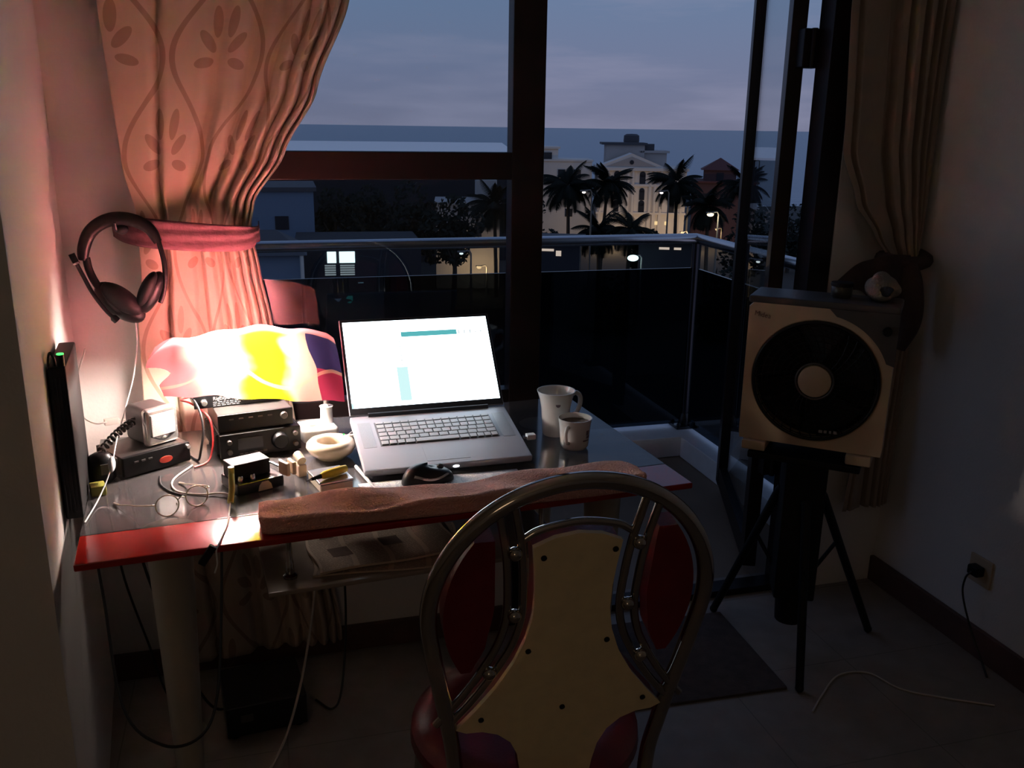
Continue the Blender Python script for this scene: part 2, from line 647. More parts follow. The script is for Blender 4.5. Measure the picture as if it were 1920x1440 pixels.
# ------------------------------------------------------------------ the room
def room():
    f = MB()
    f.box((-0.5, 0.0, -0.05), (5.4, 5.1, 0.1))
    structure(f.build('floor', FLOOR))
    c = MB()
    c.box((-0.5, 0.0, 2.75), (5.4, 5.1, 0.1))
    structure(c.build('ceiling', CEIL))
    w = MB()
    w.prism([(-3.1, 1.55), (-0.385, 1.55), (-0.372, 1.553), (-0.37, 1.565), (-0.455, 2.42), (-0.455, 2.6), (-3.1, 2.6)], 0.0, 2.7)
    structure(w.build('wall_left', WALL))
    w = MB()
    w.box((2.07, 0.0, 1.35), (0.14, 5.2, 2.7))
    structure(w.build('wall_right', WALL))
    w = MB()
    w.box((-0.5, -2.55, 1.35), (5.3, 0.1, 2.7))
    structure(w.build('wall_back', WALL))
    w = MB()
    w.box((-3.05, -0.5, 1.35), (0.1, 4.1, 2.7))
    structure(w.build('wall_side', WALL))
    w = MB()   # under the window, above it, and beside the door jamb
    w.box((0.28, 2.49, 0.36), (0.80, 0.14, 0.72))
    w.box((-0.29, 2.49, 1.35), (0.34, 0.14, 2.7))
    w.box((0.79, 2.49, 2.63), (1.82, 0.14, 0.14))
    w.box((1.85, 2.49, 1.35), (0.30, 0.14, 2.7))
    structure(w.build('wall_front', WALL))
    b = MB()
    b.box((0.105, 2.412, 0.04), (1.12, 0.016, 0.08), bev=0.003)
    structure(b.build('baseboard_front', SKIRT))
    b = MB()
    b.box((1.992, 0.0, 0.045), (0.016, 4.84, 0.09), bev=0.003)
    structure(b.build('baseboard_right', SKIRT))

    # fixed window: frame, transom and two panes
    w = MB()
    y, d = 2.45, 0.05
    w.box((0.722, y, 1.28), (0.091, 0.056, 2.56), bev=0.004)              # mullion beside the door
    w.box((-0.09, y, 1.64), (0.06, d, 1.84), bev=0.004)
    w.box((0.295, y, 1.398), (0.77, d, 0.072), bev=0.004)                 # transom
    w.box((0.295, y, 0.745), (0.77, d, 0.05), bev=0.004)
    w.box((0.295, y, 2.53), (0.77, d, 0.06), bev=0.004)
    wo = structure(w.build('window_1', FRAME))
    for z0, z1 in ((0.765, 1.365), (1.43, 2.505)):
        p = MB()
        p.box((0.31, y + 0.008, (z0 + z1) / 2), (0.74, 0.005, z1 - z0))
        p.build('pane', PANE, wo)
    # door lining
    t = MB()
    t.box((1.6625, 2.46, 1.28), (0.075, 0.075, 2.56), bev=0.004)
    t.box((1.197, 2.46, 2.53), (0.856, 0.07, 0.06), bev=0.004)
    t.box((1.197, 2.46, 0.012), (0.856, 0.07, 0.024), bev=0.004)
    structure(t.build('trim_1', FRAME))
    # door leaf swung out onto the balcony
    L = 0.80
    ang = R(68.7)
    M = Matrix.Translation((1.578, 2.525, 0)) @ Matrix.Rotation(ang, 4, 'Z')
    f = MB()
    zb, zt = 0.045, 2.46
    f.box((0.035, 0, (zb + zt) / 2), (0.07, 0.045, zt - zb), bev=0.003, M=M)
    f.box((L - 0.03, 0, (zb + zt) / 2), (0.06, 0.045, zt - zb), bev=0.003, M=M)
    f.box((L / 2, 0, zb + 0.04), (L, 0.04, 0.08), bev=0.003, M=M)
    f.box((L / 2, 0, zt - 0.035), (L, 0.04, 0.07), bev=0.003, M=M)
    do = structure(f.build('door_1', FRAME))
    g = MB()
    g.box((L / 2, 0, (zb + zt) / 2), (L - 0.1, 0.006, zt - zb - 0.12), M=M)
    g.build('pane', PANE, do)
    for z in (0.45, 1.735, 2.25):
        h = MB()
        h.box((1.605, 2.508, z), (0.06, 0.04, 0.11), bev=0.005)
        h.tube([(1.606, 2.485, z - 0.055), (1.606, 2.485, z + 0.055)], 0.009, 10)
        h.build('hinge', FRAME, do)
    h = MB()
    h.tube([(L - 0.03, -0.03, 1.02), (L - 0.03, -0.07, 1.02), (L - 0.14, -0.07, 1.02)], 0.009, 10)
    h.box((L - 0.03, -0.026, 1.02), (0.035, 0.01, 0.16), bev=0.003)
    ho = h.build('handle', DARKMETAL, do)
    ho.matrix_local = M
room()

def balcony():
    f = MB()
    f.box((0.4, 3.3, -0.06), (4.2, 1.5, 0.12))
    structure(f.build('balcony_floor', BALC))
    c = MB()
    c.box((0.4, 2.96, 2.80), (4.4, 0.80, 0.16))  # unseen slab added to cut the skylight entering the room
    structure(c.build('balcony_sky_blocker', CEIL))
    c = MB()
    c.box((0.3, 3.82, 0.05), (3.5, 0.25, 0.10), bev=0.006)
    c.box((1.965, 3.135, 0.05), (0.17, 1.12, 0.10), bev=0.006)
    structure(c.build('balcony_curb', CURB))
    t = thing('balcony_railing', 'steel topped balcony railing of dark tinted glass outside the window', 'railing', (1.965, 3.84, 0.10))
    ox, oy, oz = 1.965, 3.84, 0.10
    r = MB()
    r.tube([(-3.4, 0, 0.915), (0, 0, 0.915), (0.0, -1.25, 0.915)], 0.024, 16)
    r.build('top_rail', STEEL, t)
    for c, s in (((-0.40, 0, 0.40), (0.76, 0.012, 0.76)), ((-1.70, 0, 0.40), (1.76, 0.012, 0.76)), ((-3.0, 0, 0.40), (0.76, 0.012, 0.76)), ((0, -0.63, 0.40), (0.012, 1.16, 0.76))):
        g = MB()
        g.box(c, s)
        g.build('glass_panel', RAILGLASS, t)
    for x, yy in ((0, 0), (-0.80, 0), (-2.6, 0), (0, -1.24)):
        p = MB()
        p.tube([(x, yy, 0.0), (x, yy, 0.9)], 0.017, 12)
        po = p.build('post', POSTM, t)
        b = MB()
        b.box((x, yy, 0.006), (0.12, 0.10, 0.012), bev=0.003)
        b.lathe([(0.03, 0.012), (0.03, 0.04), (0.02, 0.07)], (x, yy, 0), 16)
        for sx in (-1, 1):
            for sy in (-1, 1):
                b.lathe([(0.010, 0.012), (0.010, 0.024), (0.004, 0.03), (0, 0.03)], (x + sx * 0.045, yy + sy * 0.035, 0), 8)
        b.build('base_plate', DARKMETAL, po)
balcony()

# ------------------------------------------------------------------ curtains
LCUR = curtain_mat('left_curtain_cloth', (0.60, 0.47, 0.36, 1), (0.26, 0.15, 0.09, 1), 0.12)
RCUR = curtain_mat('right_curtain_cloth', (0.38, 0.29, 0.22, 1), (0.33, 0.23, 0.15, 1), 0.12, 0.12)
TIE_L = mat('woven_tie_band', (0.15, 0.065, 0.08, 1), 0.9, var=0.5, vscale=45, bump=0.2, bscale=120)
TIE_R = mat('dark_brown_tie_cloth', (0.055, 0.032, 0.026, 1), 0.9, var=0.3, vscale=30, bump=0.3)

def curtain(xl, xr, y0, ztop, zbot, creases, depth, cloth_w, material, parent, warp=1.0):
    def fn(t, s):
        z = zbot + (ztop - zbot) * s
        a, b = interp(xl, z), interp(xr, z)
        wd = b - a
        k = min(1.0, 0.32 / max(0.05, wd)) * 0.5 + 0.5
        off = 0.0
        for (c, w, dp) in creases:
            d = abs(t - c)
            if d < w:
                off += dp * (1 - d / w) ** 1.6
        bil = 0.012 * math.sin(t * 9.0 + 1.0) + 0.006 * math.sin(s * 11 + t * 5)
        y = y0 + (off * depth * k) - bil
        g = 1 - (1 - t) ** warp
        return Vector((a + wd * g, min(y, y0 + 0.032), z))
    m = MB()
    m.grid(fn, 180, 150, uvf=lambda t, s: (t * cloth_w, zbot + (ztop - zbot) * s))
    return m.build('cloth', material, parent, smooth=180, thick=0.0015)

def curtains():
    t = thing('window_curtain', 'patterned beige curtain tied back at the left of the window', 'curtain', (-0.1, 2.37, 0.06), 0, 'window curtains')
    xl = [(2.5, -0.35), (1.77, -0.312), (1.4, -0.295), (1.28, -0.272), (1.15, -0.275), (1.0, -0.295), (0.75, -0.30), (0.1, -0.27)]
    xr = [(2.5, 0.40), (1.79, 0.25), (1.58, 0.165), (1.43, 0.08), (1.31, 0.0), (1.25, -0.012), (1.15, 0.004), (1.0, 0.028), (0.75, 0.07), (0.1, 0.17)]
    cr = [(0.144, 0.030, 0.8), (0.335, 0.05, 1.4), (0.47, 0.05, 0.9), (0.585, 0.05, 1.1), (0.69, 0.045, 0.8), (0.79, 0.045, 1.0), (0.89, 0.04, 0.8)]
    o = curtain(xl, xr, 2.365, 2.5, 0.06, cr, 0.045, 0.95, LCUR, t, 1.6)
    o.location = (0.1, -2.37, -0.06)
    b = MB()
    path = spline([(-0.335, 2.408, 1.285), (-0.30, 2.36, 1.283), (-0.24, 2.332, 1.277), (-0.12, 2.322, 1.266), (-0.03, 2.325, 1.258), (0.004, 2.35, 1.255), (0.008, 2.405, 1.262)], 8)
    def bf(u, v):
        i = u * (len(path) - 1)
        k = min(int(i), len(path) - 2)
        p = path[k].lerp(path[k + 1], i - k)
        hh = 0.066 * (0.60 + 0.45 * math.sin(PI * min(1, u * 1.15 + 0.1)) ** 0.5)
        return p + Vector((0, 0.0022 * math.sin(v * PI * 5 + u * 8) - 0.003 * math.sin(v * PI), -hh * v))
    b.grid(bf, 48, 12)
    bo = b.build('tieback', TIE_L, t, smooth=60, thick=0.003)
    bo.location = (0.1, -2.37, -0.06)

    t = thing('window_curtain', 'plain looking beige curtain tied with dark cloth beside the right wall', 'curtain', (1.85, 2.37, 0.3), 0, 'window curtains')
    xl = [(2.5, 1.60), (1.86, 1.625), (1.45, 1.655), (1.3, 1.72), (1.2, 1.80), (1.12, 1.865), (1.0, 1.85), (0.3, 1.80)]
    xr = [(2.5, 1.985), (1.3, 1.985), (1.12, 1.975), (0.9, 1.98), (0.3, 1.985)]
    cr = [(0.10, 0.04, 0.5), (0.47, 0.06, 1.4), (0.62, 0.04, 1.0), (0.74, 0.04, 1.2), (0.84, 0.04, 1.0), (0.92, 0.03, 1.0)]
    o = curtain(xl, xr, 2.365, 2.5, 0.3, cr, 0.045, 0.8, RCUR, t)
    o.location = (-1.85, -2.37, -0.3)
    b = MB()
    b.tube(spline([(1.855, 2.40, 1.13), (1.85, 2.335, 1.125), (1.91, 2.312, 1.118), (1.97, 2.33, 1.125), (1.984, 2.39, 1.135)], 6), [0.012] + [0.022] * 23 + [0.012], 10)
    top = spline([(1.90, 2.315, 1.145), (1.82, 2.295, 1.150), (1.74, 2.285, 1.140), (1.69, 2.285, 1.125), (1.635, 2.29, 1.078)], 8)
    def swath(u, v):
        k = u * (len(top) - 1)
        q = min(int(k), len(top) - 2)
        p = top[q].lerp(top[q + 1], k - q)
        drop = (0.20 - 0.17 * u) * v
        return p + Vector((0.03 * v * (1 - u), 0.014 * math.sin(u * 9 + v * 4) * v - 0.010 * math.sin(v * PI), -drop))
    b.grid(swath, 40, 16)
    b.tube(spline([(1.90, 2.31, 1.12), (1.89, 2.29, 1.06), (1.90, 2.285, 0.95), (1.88, 2.29, 0.86)], 6), [0.02 + 0.02 * math.sin(i / 18 * PI) for i in range(19)], 12)
    bo = b.build('tieback', TIE_R, t)
    bo.location = (-1.85, -2.37, -0.3)
curtains()

# ------------------------------------------------------------------ glass table
def smoked(name, col, rough, clear):
    m = mat(name, col, rough, spec=0.55, var=0.25, vscale=9)
    nt = m.node_tree
    b = nt.nodes['Principled BSDF']
    out = [n for n in nt.nodes if n.type == 'OUTPUT_MATERIAL'][0]
    tr = nt.nodes.new('ShaderNodeBsdfTransparent')
    tr.inputs[0].default_value = (0.9, 0.9, 0.9, 1)
    mx = nt.nodes.new('ShaderNodeMixShader')
    mx.inputs[0].default_value = clear
    nt.links.new(b.outputs[0], mx.inputs[1])
    nt.links.new(tr.outputs[0], mx.inputs[2])
    nt.links.new(mx.outputs[0], out.inputs[0])
    return m
TABLE_O = Vector((-0.344, 1.592, 0))
TABLE_A = R(4.4)
TABLE_W, TABLE_D = 1.244, 0.70
TABM = Matrix.Translation(TABLE_O) @ Matrix.Rotation(TABLE_A, 4, 'Z')
def tb(u, v, z=0.75):
    return TABM @ Vector((u, v, z))

TOPGLASS = smoked('smoked_grey_glass', (0.085, 0.077, 0.078, 1), 0.11, 0.28)
BANDGLASS = mat('red_backed_glass', (0.36, 0.015, 0.01, 1), 0.14, spec=0.55, var=0.1, vscale=30)
SHELFGLASS = mat('frosted_shelf_glass', (0.30, 0.25, 0.21, 1), 0.12, spec=0.5, var=0.1)
LEGM = mat('silver_painted_leg', (0.48, 0.44, 0.36, 1), 0.35, 0.3, var=0.06)

def table():
    t = thing('glass_table', 'grey glass table with a red front band standing against the left wall', 'table', TABLE_O, TABLE_A)
    m = MB()
    m.box((TABLE_W / 2, (TABLE_D + 0.125) / 2, 0.743), (TABLE_W, TABLE_D - 0.125, 0.014), bev=0.002)
    m.build('tabletop', TOPGLASS, t)
    m = MB()
    m.box((TABLE_W / 2, 0.0625, 0.743), (TABLE_W, 0.125, 0.014), bev=0.003)
    m.build('coloured_band', BANDGLASS, t)['label'] = 'red front band of the glass top'
    for (u, v) in ((0.155, 0.135), (1.09, 0.135), (0.155, 0.53), (1.09, 0.53)):
        l = MB()
        l.lathe([(0, 0), (0.032, 0), (0.032, 0.006), (0.021, 0.012), (0.0225, 0.02), (0.043, 0.70), (0.043, 0.715), (0.055, 0.722), (0.055, 0.736), (0, 0.736)], (u, v, 0), 28)
        l.build('leg', LEGM, t)
    s = MB()
    s.box((0.645, 0.185, 0.622), (0.635, 0.33, 0.010), bev=0.003)
    s.build('lower_shelf', SHELFGLASS, t)
    for (u, v) in ((0.376, 0.075), (0.915, 0.075), (0.376, 0.30), (0.915, 0.30)):
        p = MB()
        p.lathe([(0, 0.6271), (0.014, 0.6271), (0.014, 0.632), (0.009, 0.637), (0.008, 0.66), (0.006, 0.664), (0.006, 0.725), (0.012, 0.73), (0.012, 0.736), (0, 0.736)], (u, v, 0), 16)
        p.build('standoff', CHROME, t)
table()

# ------------------------------------------------------------------ newspapers on the shelf
NEWS = print_mat('newsprint', (0.56, 0.44, 0.34, 1), (0.10, 0.07, 0.06, 1), 70, 4, 0.6)
PICT = mat('newsprint_picture', (0.07, 0.045, 0.04, 1), 0.8, col2=(0.20, 0.13, 0.10, 1), vscale=40)
def newspapers():
    zs = 0.6272
    def paper(name, label, u0, v0, w, d, rz, z, h, pics, wave):
        c = tb(u0, v0, z)
        t = thing(name, label, 'newspaper', c, TABLE_A + rz, 'newspapers on the lower shelf')
        m = MB()
        def fn(a, b, top):
            x = (a - 0.5) * w + 0.004 * math.sin(b * 9)
            y = (b - 0.5) * d + 0.003 * math.sin(a * 8)
            zz = wave * (0.5 + 0.5 * math.sin(a * 6 + b * 2 + z * 900)) * a
            return Vector((x, y, zz + (h if top else 0)))
        m.grid(lambda a, b: fn(a, b, True), 20, 12, uvf=lambda a, b: (a, b))
        m.grid(lambda a, b: fn(a, b, False), 20, 12)
        for side in range(4):
            q = (lambda s: (s, 0), lambda s: (1, s), lambda s: (s, 1), lambda s: (0, s))[side]
            m.grid(lambda s, k: fn(*q(s), k > 0.5), 20, 1)
        m.build('folded_sheets', NEWS, t)
        for (a, b, pw, ph) in pics:
            p = MB()
            p.grid(lambda x, y: fn(a + pw * x, b + ph * y, True) + Vector((0, 0, 0.0006)), 6, 6)
            p.build('printed_picture', PICT, t)
    paper('newspaper', 'tan newspaper lying lowest on the glass shelf, sticking out to the front', 0.585, 0.135, 0.31, 0.20, R(-8), zs, 0.004, [], 0.002)
    paper('newspaper', 'newspaper with four small dark pictures lying on top of the shelf pile', 0.575, 0.165, 0.30, 0.22, R(3), zs + 0.0085, 0.005,
          [(0.10, 0.66, 0.10, 0.16), (0.12, 0.24, 0.14, 0.19), (0.42, 0.70, 0.13, 0.17), (0.50, 0.34, 0.14, 0.19)], 0.004)
newspapers()

# ------------------------------------------------------------------ towel
def towel():
    W, H, Lh = 0.102, 0.037, 0.80
    def prof(b):
        # rounded rectangle, b around
        a = b * 2 * PI
        ex = 0.28
        x = math.copysign(abs(math.cos(a)) ** ex, math.cos(a)) * W / 2
        z = math.copysign(abs(math.sin(a)) ** ex, math.sin(a)) * H / 2
        return x, z
    rnd = random.Random(3)
    ph = [rnd.uniform(0, 6) for _ in range(8)]
    def fn(a, b):
        y, z = prof(b)
        x = a * Lh
        k = 1.0
        if a < 0.02: k = 0.90 + 5 * a
        if a > 0.98: k = 0.90 + 5 * (1 - a)
        wob = 0.006 * math.sin(x * 9 + ph[0]) + 0.004 * math.sin(x * 21 + ph[1])
        lump = 0.006 * math.sin(x * 14 + ph[2]) * math.sin(y * 40 + ph[3]) + 0.003 * math.sin(x * 33 + y * 60) - 0.006 * math.exp(-((y + 0.022 + 0.006 * math.sin(x * 7)) / 0.012) ** 2)
        top = max(0, z / (H / 2))
        front_seam = -0.008 * math.exp(-((z - 0.005) / 0.0035) ** 2) if y < -W * 0.42 else 0
        end_rise = 0.003 * math.exp(-((x - 0.77) / 0.05) ** 2)
        zz = z * k + top * (lump + end_rise) + H / 2 + 0.0004
        return Vector((x, y * k - front_seam + wob * (1 if y > 0 else 0.4), max(zz, 0.0005)))
    m = MB()
    m.grid(lambda a, b: fn(a, b), 150, 60)
    for a in (0.0, 1.0):
        m.grid(lambda q, b: (lambda c, p: c + (p - c) * q)(Vector((a * Lh + (-0.004 if a == 0 else 0.004), 0, H / 2)), fn(a, b)), 4, 60)
    bmesh.ops.remove_doubles(m.bm, verts=m.bm.verts, dist=0.0004)
    o = m.build('towel', TOWEL, None, smooth=180)
    tag(o, 'folded pink terry towel laid along the front edge of the glass table', 'towel')
    o.location = tb(0.325, 0.060)
    o.rotation_euler = (0, 0, TABLE_A - R(1.8))
towel()

# ------------------------------------------------------------------ chair
def chair():
    t = thing('dining_chair', 'chrome chair with round back, cream back board and red vinyl, before the table', 'chair', (0.412, 1.12, 0), R(-2))
    tilt = R(10)
    # back plane: local x right, y up the back (v), z towards the camera
    B = Matrix.Translation((0, 0, 0.84)) @ Matrix(((1, 0, 0, 0), (0, -math.sin(tilt), -math.cos(tilt), 0), (0, math.cos(tilt), -math.sin(tilt), 0), (0, 0, 0, 1)))
    def bp(u, v, w=0.0):
        return B @ Vector((u, v, w))
    # outer tube with rear legs
    half = [(0.0, 0.200)]
    for k in range(1, 10):
        a = R(90 - k * 10.5)
        half.append((0.211 * math.cos(a), -0.010 + 0.210 * math.sin(a)))
    half += [(0.205, -0.065), (0.197, -0.11), (0.182, -0.19), (0.169, -0.27), (0.161, -0.34)]
    right = [bp(u, v) for u, v in half]
    for z, dx, y in ((0.42, 0.158, 0.055), (0.25, 0.165, 0.02), (0.012, 0.185, -0.05)):
        right.append(Vector((dx, y, z)))
    left = [Vector((-p.x, p.y, p.z)) for p in right[1:]][::-1]
    f = MB()
    f.tube(spline(left + right, 5), 0.0128, 16)
    fo = f.build('back_frame', CHROME, t)
    # front legs, seat ring
    for s in (-1, 1):
        l = MB()
        l.tube(spline([(s * 0.13, 0.34, 0.43), (s * 0.165, 0.38, 0.40), (s * 0.172, 0.40, 0.30), (s * 0.185, 0.43, 0.012)], 6), 0.011, 12)
        l.build('front_leg', CHROME, t)
        for c in ((s * 0.185, -0.05), (s * 0.185, 0.43)):
            g = MB()
            g.lathe([(0, 0), (0.014, 0), (0.014, 0.02), (0, 0.02)], (c[0], c[1], 0), 12)
            g.build('rubber_foot', BLACK, t)
    g = MB()
    g.tube([(0.165 * math.cos(a), 0.215 + 0.175 * math.sin(a), 0.425) for a in [2 * PI * k / 40 for k in range(40)]], 0.010, 10, closed=True)
    g.tube([(-0.158, 0.055, 0.425), (0.158, 0.055, 0.425)], 0.009, 10)
    g.build('seat_frame', CHROME, t)
    s = MB()
    s.lathe([(0, 0.436), (0.175, 0.436), (0.197, 0.44), (0.205, 0.455), (0.203, 0.475), (0.19, 0.487), (0.15, 0.494), (0.08, 0.498), (0, 0.499)], (-0.006, 0.228, 0), 48)
    s.build('seat', REDVINYL, t)
    # red side pads, cushions on the sitter's side
    def arc_out(v):
        return 0.196 * math.sqrt(max(0, 1 - ((v + 0.01) / 0.205) ** 2))
    inner = [(0.17, 0.126), (0.09, 0.119), (0.0, 0.116), (-0.07, 0.126), (-0.12, 0.147), (-0.19, 0.182)]
    for sgn in (-1, 1):
        vs = [0.115 - k * 0.0145 for k in range(21)]
        pts = [(min(arc_out(v), 0.196 if v > -0.1 else 0.196 - (abs(v) - 0.1) * 0.12), v) for v in vs]
        pts2 = [(interp([(a, b) for a, b in inner], v), v) for v in vs]
        outl = [(p[0] - 0.006, p[1]) for p in pts if p[0] - 0.006 > interp(inner, p[1]) + 0.002]
        inl = [(p[0], p[1]) for p in pts2 if arc_out(p[1]) - 0.006 > p[0] + 0.002][::-1]
        m = MB()
        m.prism([(sgn * x, y) for x, y in outl + inl], -0.030, 0.004, M=B)
        m.build('side_pad', REDVINYL, t)
    # bowed double rods with little balls
    rod = [(0.108, 0.172), (0.094, 0.10), (0.088, 0.04), (0.087, -0.02), (0.098, -0.07), (0.121, -0.118), (0.152, -0.168), (0.186, -0.212)]
    for sgn in (-1, 1):
        for off in (-0.012, 0.011):
            m = MB()
            m.tube(spline([bp(sgn * (u + off), v, 0.004) for u, v in rod], 6), 0.0064, 10)
            m.build('bowed_rod', CHROME, t)
        for (u, v) in ((0.0915, 0.095), (0.0862, -0.014), (0.1185, -0.117)):
            m = MB()
            m.ball(bp(sgn * u - 0.001, v, 0.010), 0.0105)
            m.build('rivet_ball', CHROME, t)
    m = MB()
    m.tube(spline([bp(u, v, 0.002) for u, v in ((-0.080, 0.112), (-0.055, 0.126), (0, 0.135), (0.055, 0.126), (0.080, 0.112))], 6), 0.0058, 10)
    m.build('cross_bar', CHROME, t)
    # cream hourglass board with dark screws
    hb = [(0.0, 0.119), (0.035, 0.114), (0.066, 0.100), (0.0615, 0.06), (0.0585, 0.02), (0.059, -0.02), (0.066, -0.06), (0.082, -0.105), (0.108, -0.152), (0.140, -0.195), (0.166, -0.226)]
    hb += [(0.150, -0.2345), (0.125, -0.236), (0.100, -0.246), (0.079, -0.266), (0.066, -0.295), (0.060, -0.33), (0.058, -0.355)]
    outl = hb + [(-x, y) for x, y in hb[::-1] if x > 0]
    m = MB()
    m.prism(outl, 0.0, 0.008, M=B)
    m.build('back_board', CREAMBOARD, t)['label'] = 'cream hourglass back board'
    m = MB()
    m.prism([(x * 0.97, y - 0.004 * (1 if y > 0 else -1)) for x, y in outl], -0.034, 0.0, M=B)
    m.build('back_cushion', REDVINYL, t)
    for (u, v) in ((-0.050, 0.082), (0.056, 0.086), (-0.062, -0.085), (0.060, -0.080), (0.0, -0.205), (-0.128, -0.21), (0.133, -0.208)):
        m = MB()
        m.lathe([(0.0045, 0.0), (0.0045, 0.002), (0.002, 0.003), (0, 0.003)], (0, 0, 0), 10, M=B @ Matrix.Translation((u, v, 0.008)))
        m.build('screw', BLACK, t)
chair()

# ------------------------------------------------------------------ laptop
SCREEN = emis('laptop_screen_light', (0.76, 0.90, 1.0, 1), 6.0)
TEAL = emis('laptop_screen_teal', (0.12, 0.52, 0.55, 1), 0.9)
TEALPALE = emis('laptop_screen_pale_teal', (0.55, 0.80, 0.80, 1), 1.2)
SGREY = emis('laptop_screen_grey', (0.6, 0.68, 0.72, 1), 1.1)
BEZEL = mat('dark_screen_bezel', (0.045, 0.047, 0.055, 1), 0.35, 0.4, var=0.1)
def laptop():
    ang = R(1.7)
    slope = math.atan2(0.052, 0.235)
    W, D, T = 0.388, 0.240, 0.016
    P = Matrix.Rotation(slope, 4, 'X')
    t = thing('laptop', 'open silver laptop with a bright white screen on the glass table', 'laptop', (0.197, 1.872, 0.7535), ang)
    Bm = Matrix.Translation((W / 2, 0, 0)) @ P
    m = MB()
    m.box((0, D / 2, T / 2 + 0.002), (W, D, T), bev=0.004, M=Bm)
    body = m.build('base', ALU, t)
    top = T + 0.002
    m = MB()
    m.box((0, 0.150, top + 0.0002), (0.284, 0.106, 0.0008), bev=0.0003, M=Bm)
    m.build('keyboard_well', mat('keyboard_well_metal', (0.16, 0.16, 0.17, 1), 0.5, 0.3, var=0.05), t)
    rows = [(0.196, 0.009, 14), (0.180, 0.0150, 14), (0.162, 0.0150, 14), (0.144, 0.0150, 13), (0.126, 0.0150, 12), (0.108, 0.0150, 0)]
    for y, h, n in rows:
        ws = [0.28 / n] * n if n else [0.019, 0.019, 0.019, 0.024, 0.105, 0.024, 0.019, 0.017, 0.017, 0.017]
        x = -0.14
        for w in ws:
            k = MB()
            k.box((x + w / 2, y, top + 0.0022), (w - 0.0028, h, 0.0026), bev=0.0006, seg=1, M=Bm)
            k.build('key', KEYM, t)
            x += w
    m = MB()
    m.box((0, 0.048, top + 0.0001), (0.10, 0.060, 0.0006), M=Bm)
    m.build('trackpad', ALU, t)
    for sx in (-1, 1):
        m = MB()
        m.box((sx * 0.166, 0.150, top + 0.0001), (0.030, 0.112, 0.0006), M=Bm)
        m.build('speaker_grille', mat('laptop_speaker_grille', (0.40, 0.40, 0.42, 1), 0.5, 0.7, var=0.3, vscale=900), t)
    m = MB()
    m.ball((0, 0, 0), 0.0052, (1.5, 0.35, 0.6), M=Bm @ Matrix.Translation((0.012, -0.0005, 0.010)))
    m.build('sleep_light', emis('white_sleep_led', (0.9, 0.95, 1, 1), 3.0), t)
    m = MB()
    m.tube([Bm @ Vector((-0.15, D - 0.002, top + 0.001)), Bm @ Vector((0.15, D - 0.002, top + 0.001))], 0.0065, 12)
    m.build('hinge', BEZEL, t)
    # the lid leans back by about 38 degrees
    hy = Bm @ Vector((0, D, top + 0.002))
    Lm = Matrix.Translation(hy) @ Matrix.Rotation(R(-38), 4, 'X')     # local: x right, z up the lid, -y towards the viewer
    H = 0.258
    m = MB()
    m.box((0, 0.004, H / 2), (W, 0.008, H), bev=0.003, M=Lm)
    lid = m.build('screen_lid', ALU, t)
    m = MB()
    m.box((0, -0.0006, H / 2), (W - 0.004, 0.0012, H - 0.004), bev=0.0004, M=Lm)
    m.build('bezel', BEZEL, lid)
    sw, z0, z1 = 0.372, 0.018, 0.249
    def rect(mb, x0, x1, a, b, y):
        f = lambda x, z: Lm @ Vector((-sw / 2 + sw * x, y, z0 + (z1 - z0) * z))
        mb.quad(f(x0, a), f(x1, a), f(x1, b), f(x0, b))
    m = MB()
    rect(m, 0, 1, 0, 1, -0.0016)
    m.build('display', SCREEN, lid)
    for nm, mt, rs in (('title_bar', TEAL, [(0.385, 0.775, 0.795, 0.856)]),
                       ('side_strip', TEALPALE, [(0.325, 0.40, 0.05, 0.44)]),
                       ('corner_tab', TEALPALE, [(0.0, 0.012, 0.0, 0.055)]),
                       ('folder_list', SGREY, [(0.31, 0.375, 0.46 + k * 0.055, 0.468 + k * 0.055) for k in range(6)] + [(0.365, 0.370, 0.46, 0.75)]),
                       ('window_icons', SGREY, [(0.785, 0.795, 0.80, 0.845), (0.825, 0.835, 0.80, 0.845), (0.865, 0.877, 0.80, 0.845), (0.905, 0.915, 0.805, 0.825), (0.94, 0.952, 0.81, 0.83)])):
        m = MB()
        for r in rs:
            rect(m, *r, -0.0019)
        m.build(nm, mt, lid)
    # stand below
    s = thing('laptop_stand', 'dark wedge stand under the silver laptop, raising its back', 'stand', (0.197, 1.872, 0.7502), ang)
    m = MB()
    a, b = 0.035, 0.215
    za = lambda y: y * math.tan(slope) + 0.0030
    prof = [(a, 0), (b, 0), (b, za(b)), (a, za(a))]
    Mx = Matrix.Translation((W / 2, 0, 0)) @ Matrix(((0, 0, 1, 0), (1, 0, 0, 0), (0, 1, 0, 0), (0, 0, 0, 1)))
    for x in (-0.12, 0.12):
        m.prism(prof, x - 0.02, x + 0.02, M=Mx)
    m.box((W / 2, b - 0.01, 0.02), (0.26, 0.015, 0.036), bev=0.002)
    m.build('frame', BLACK, s)
laptop()

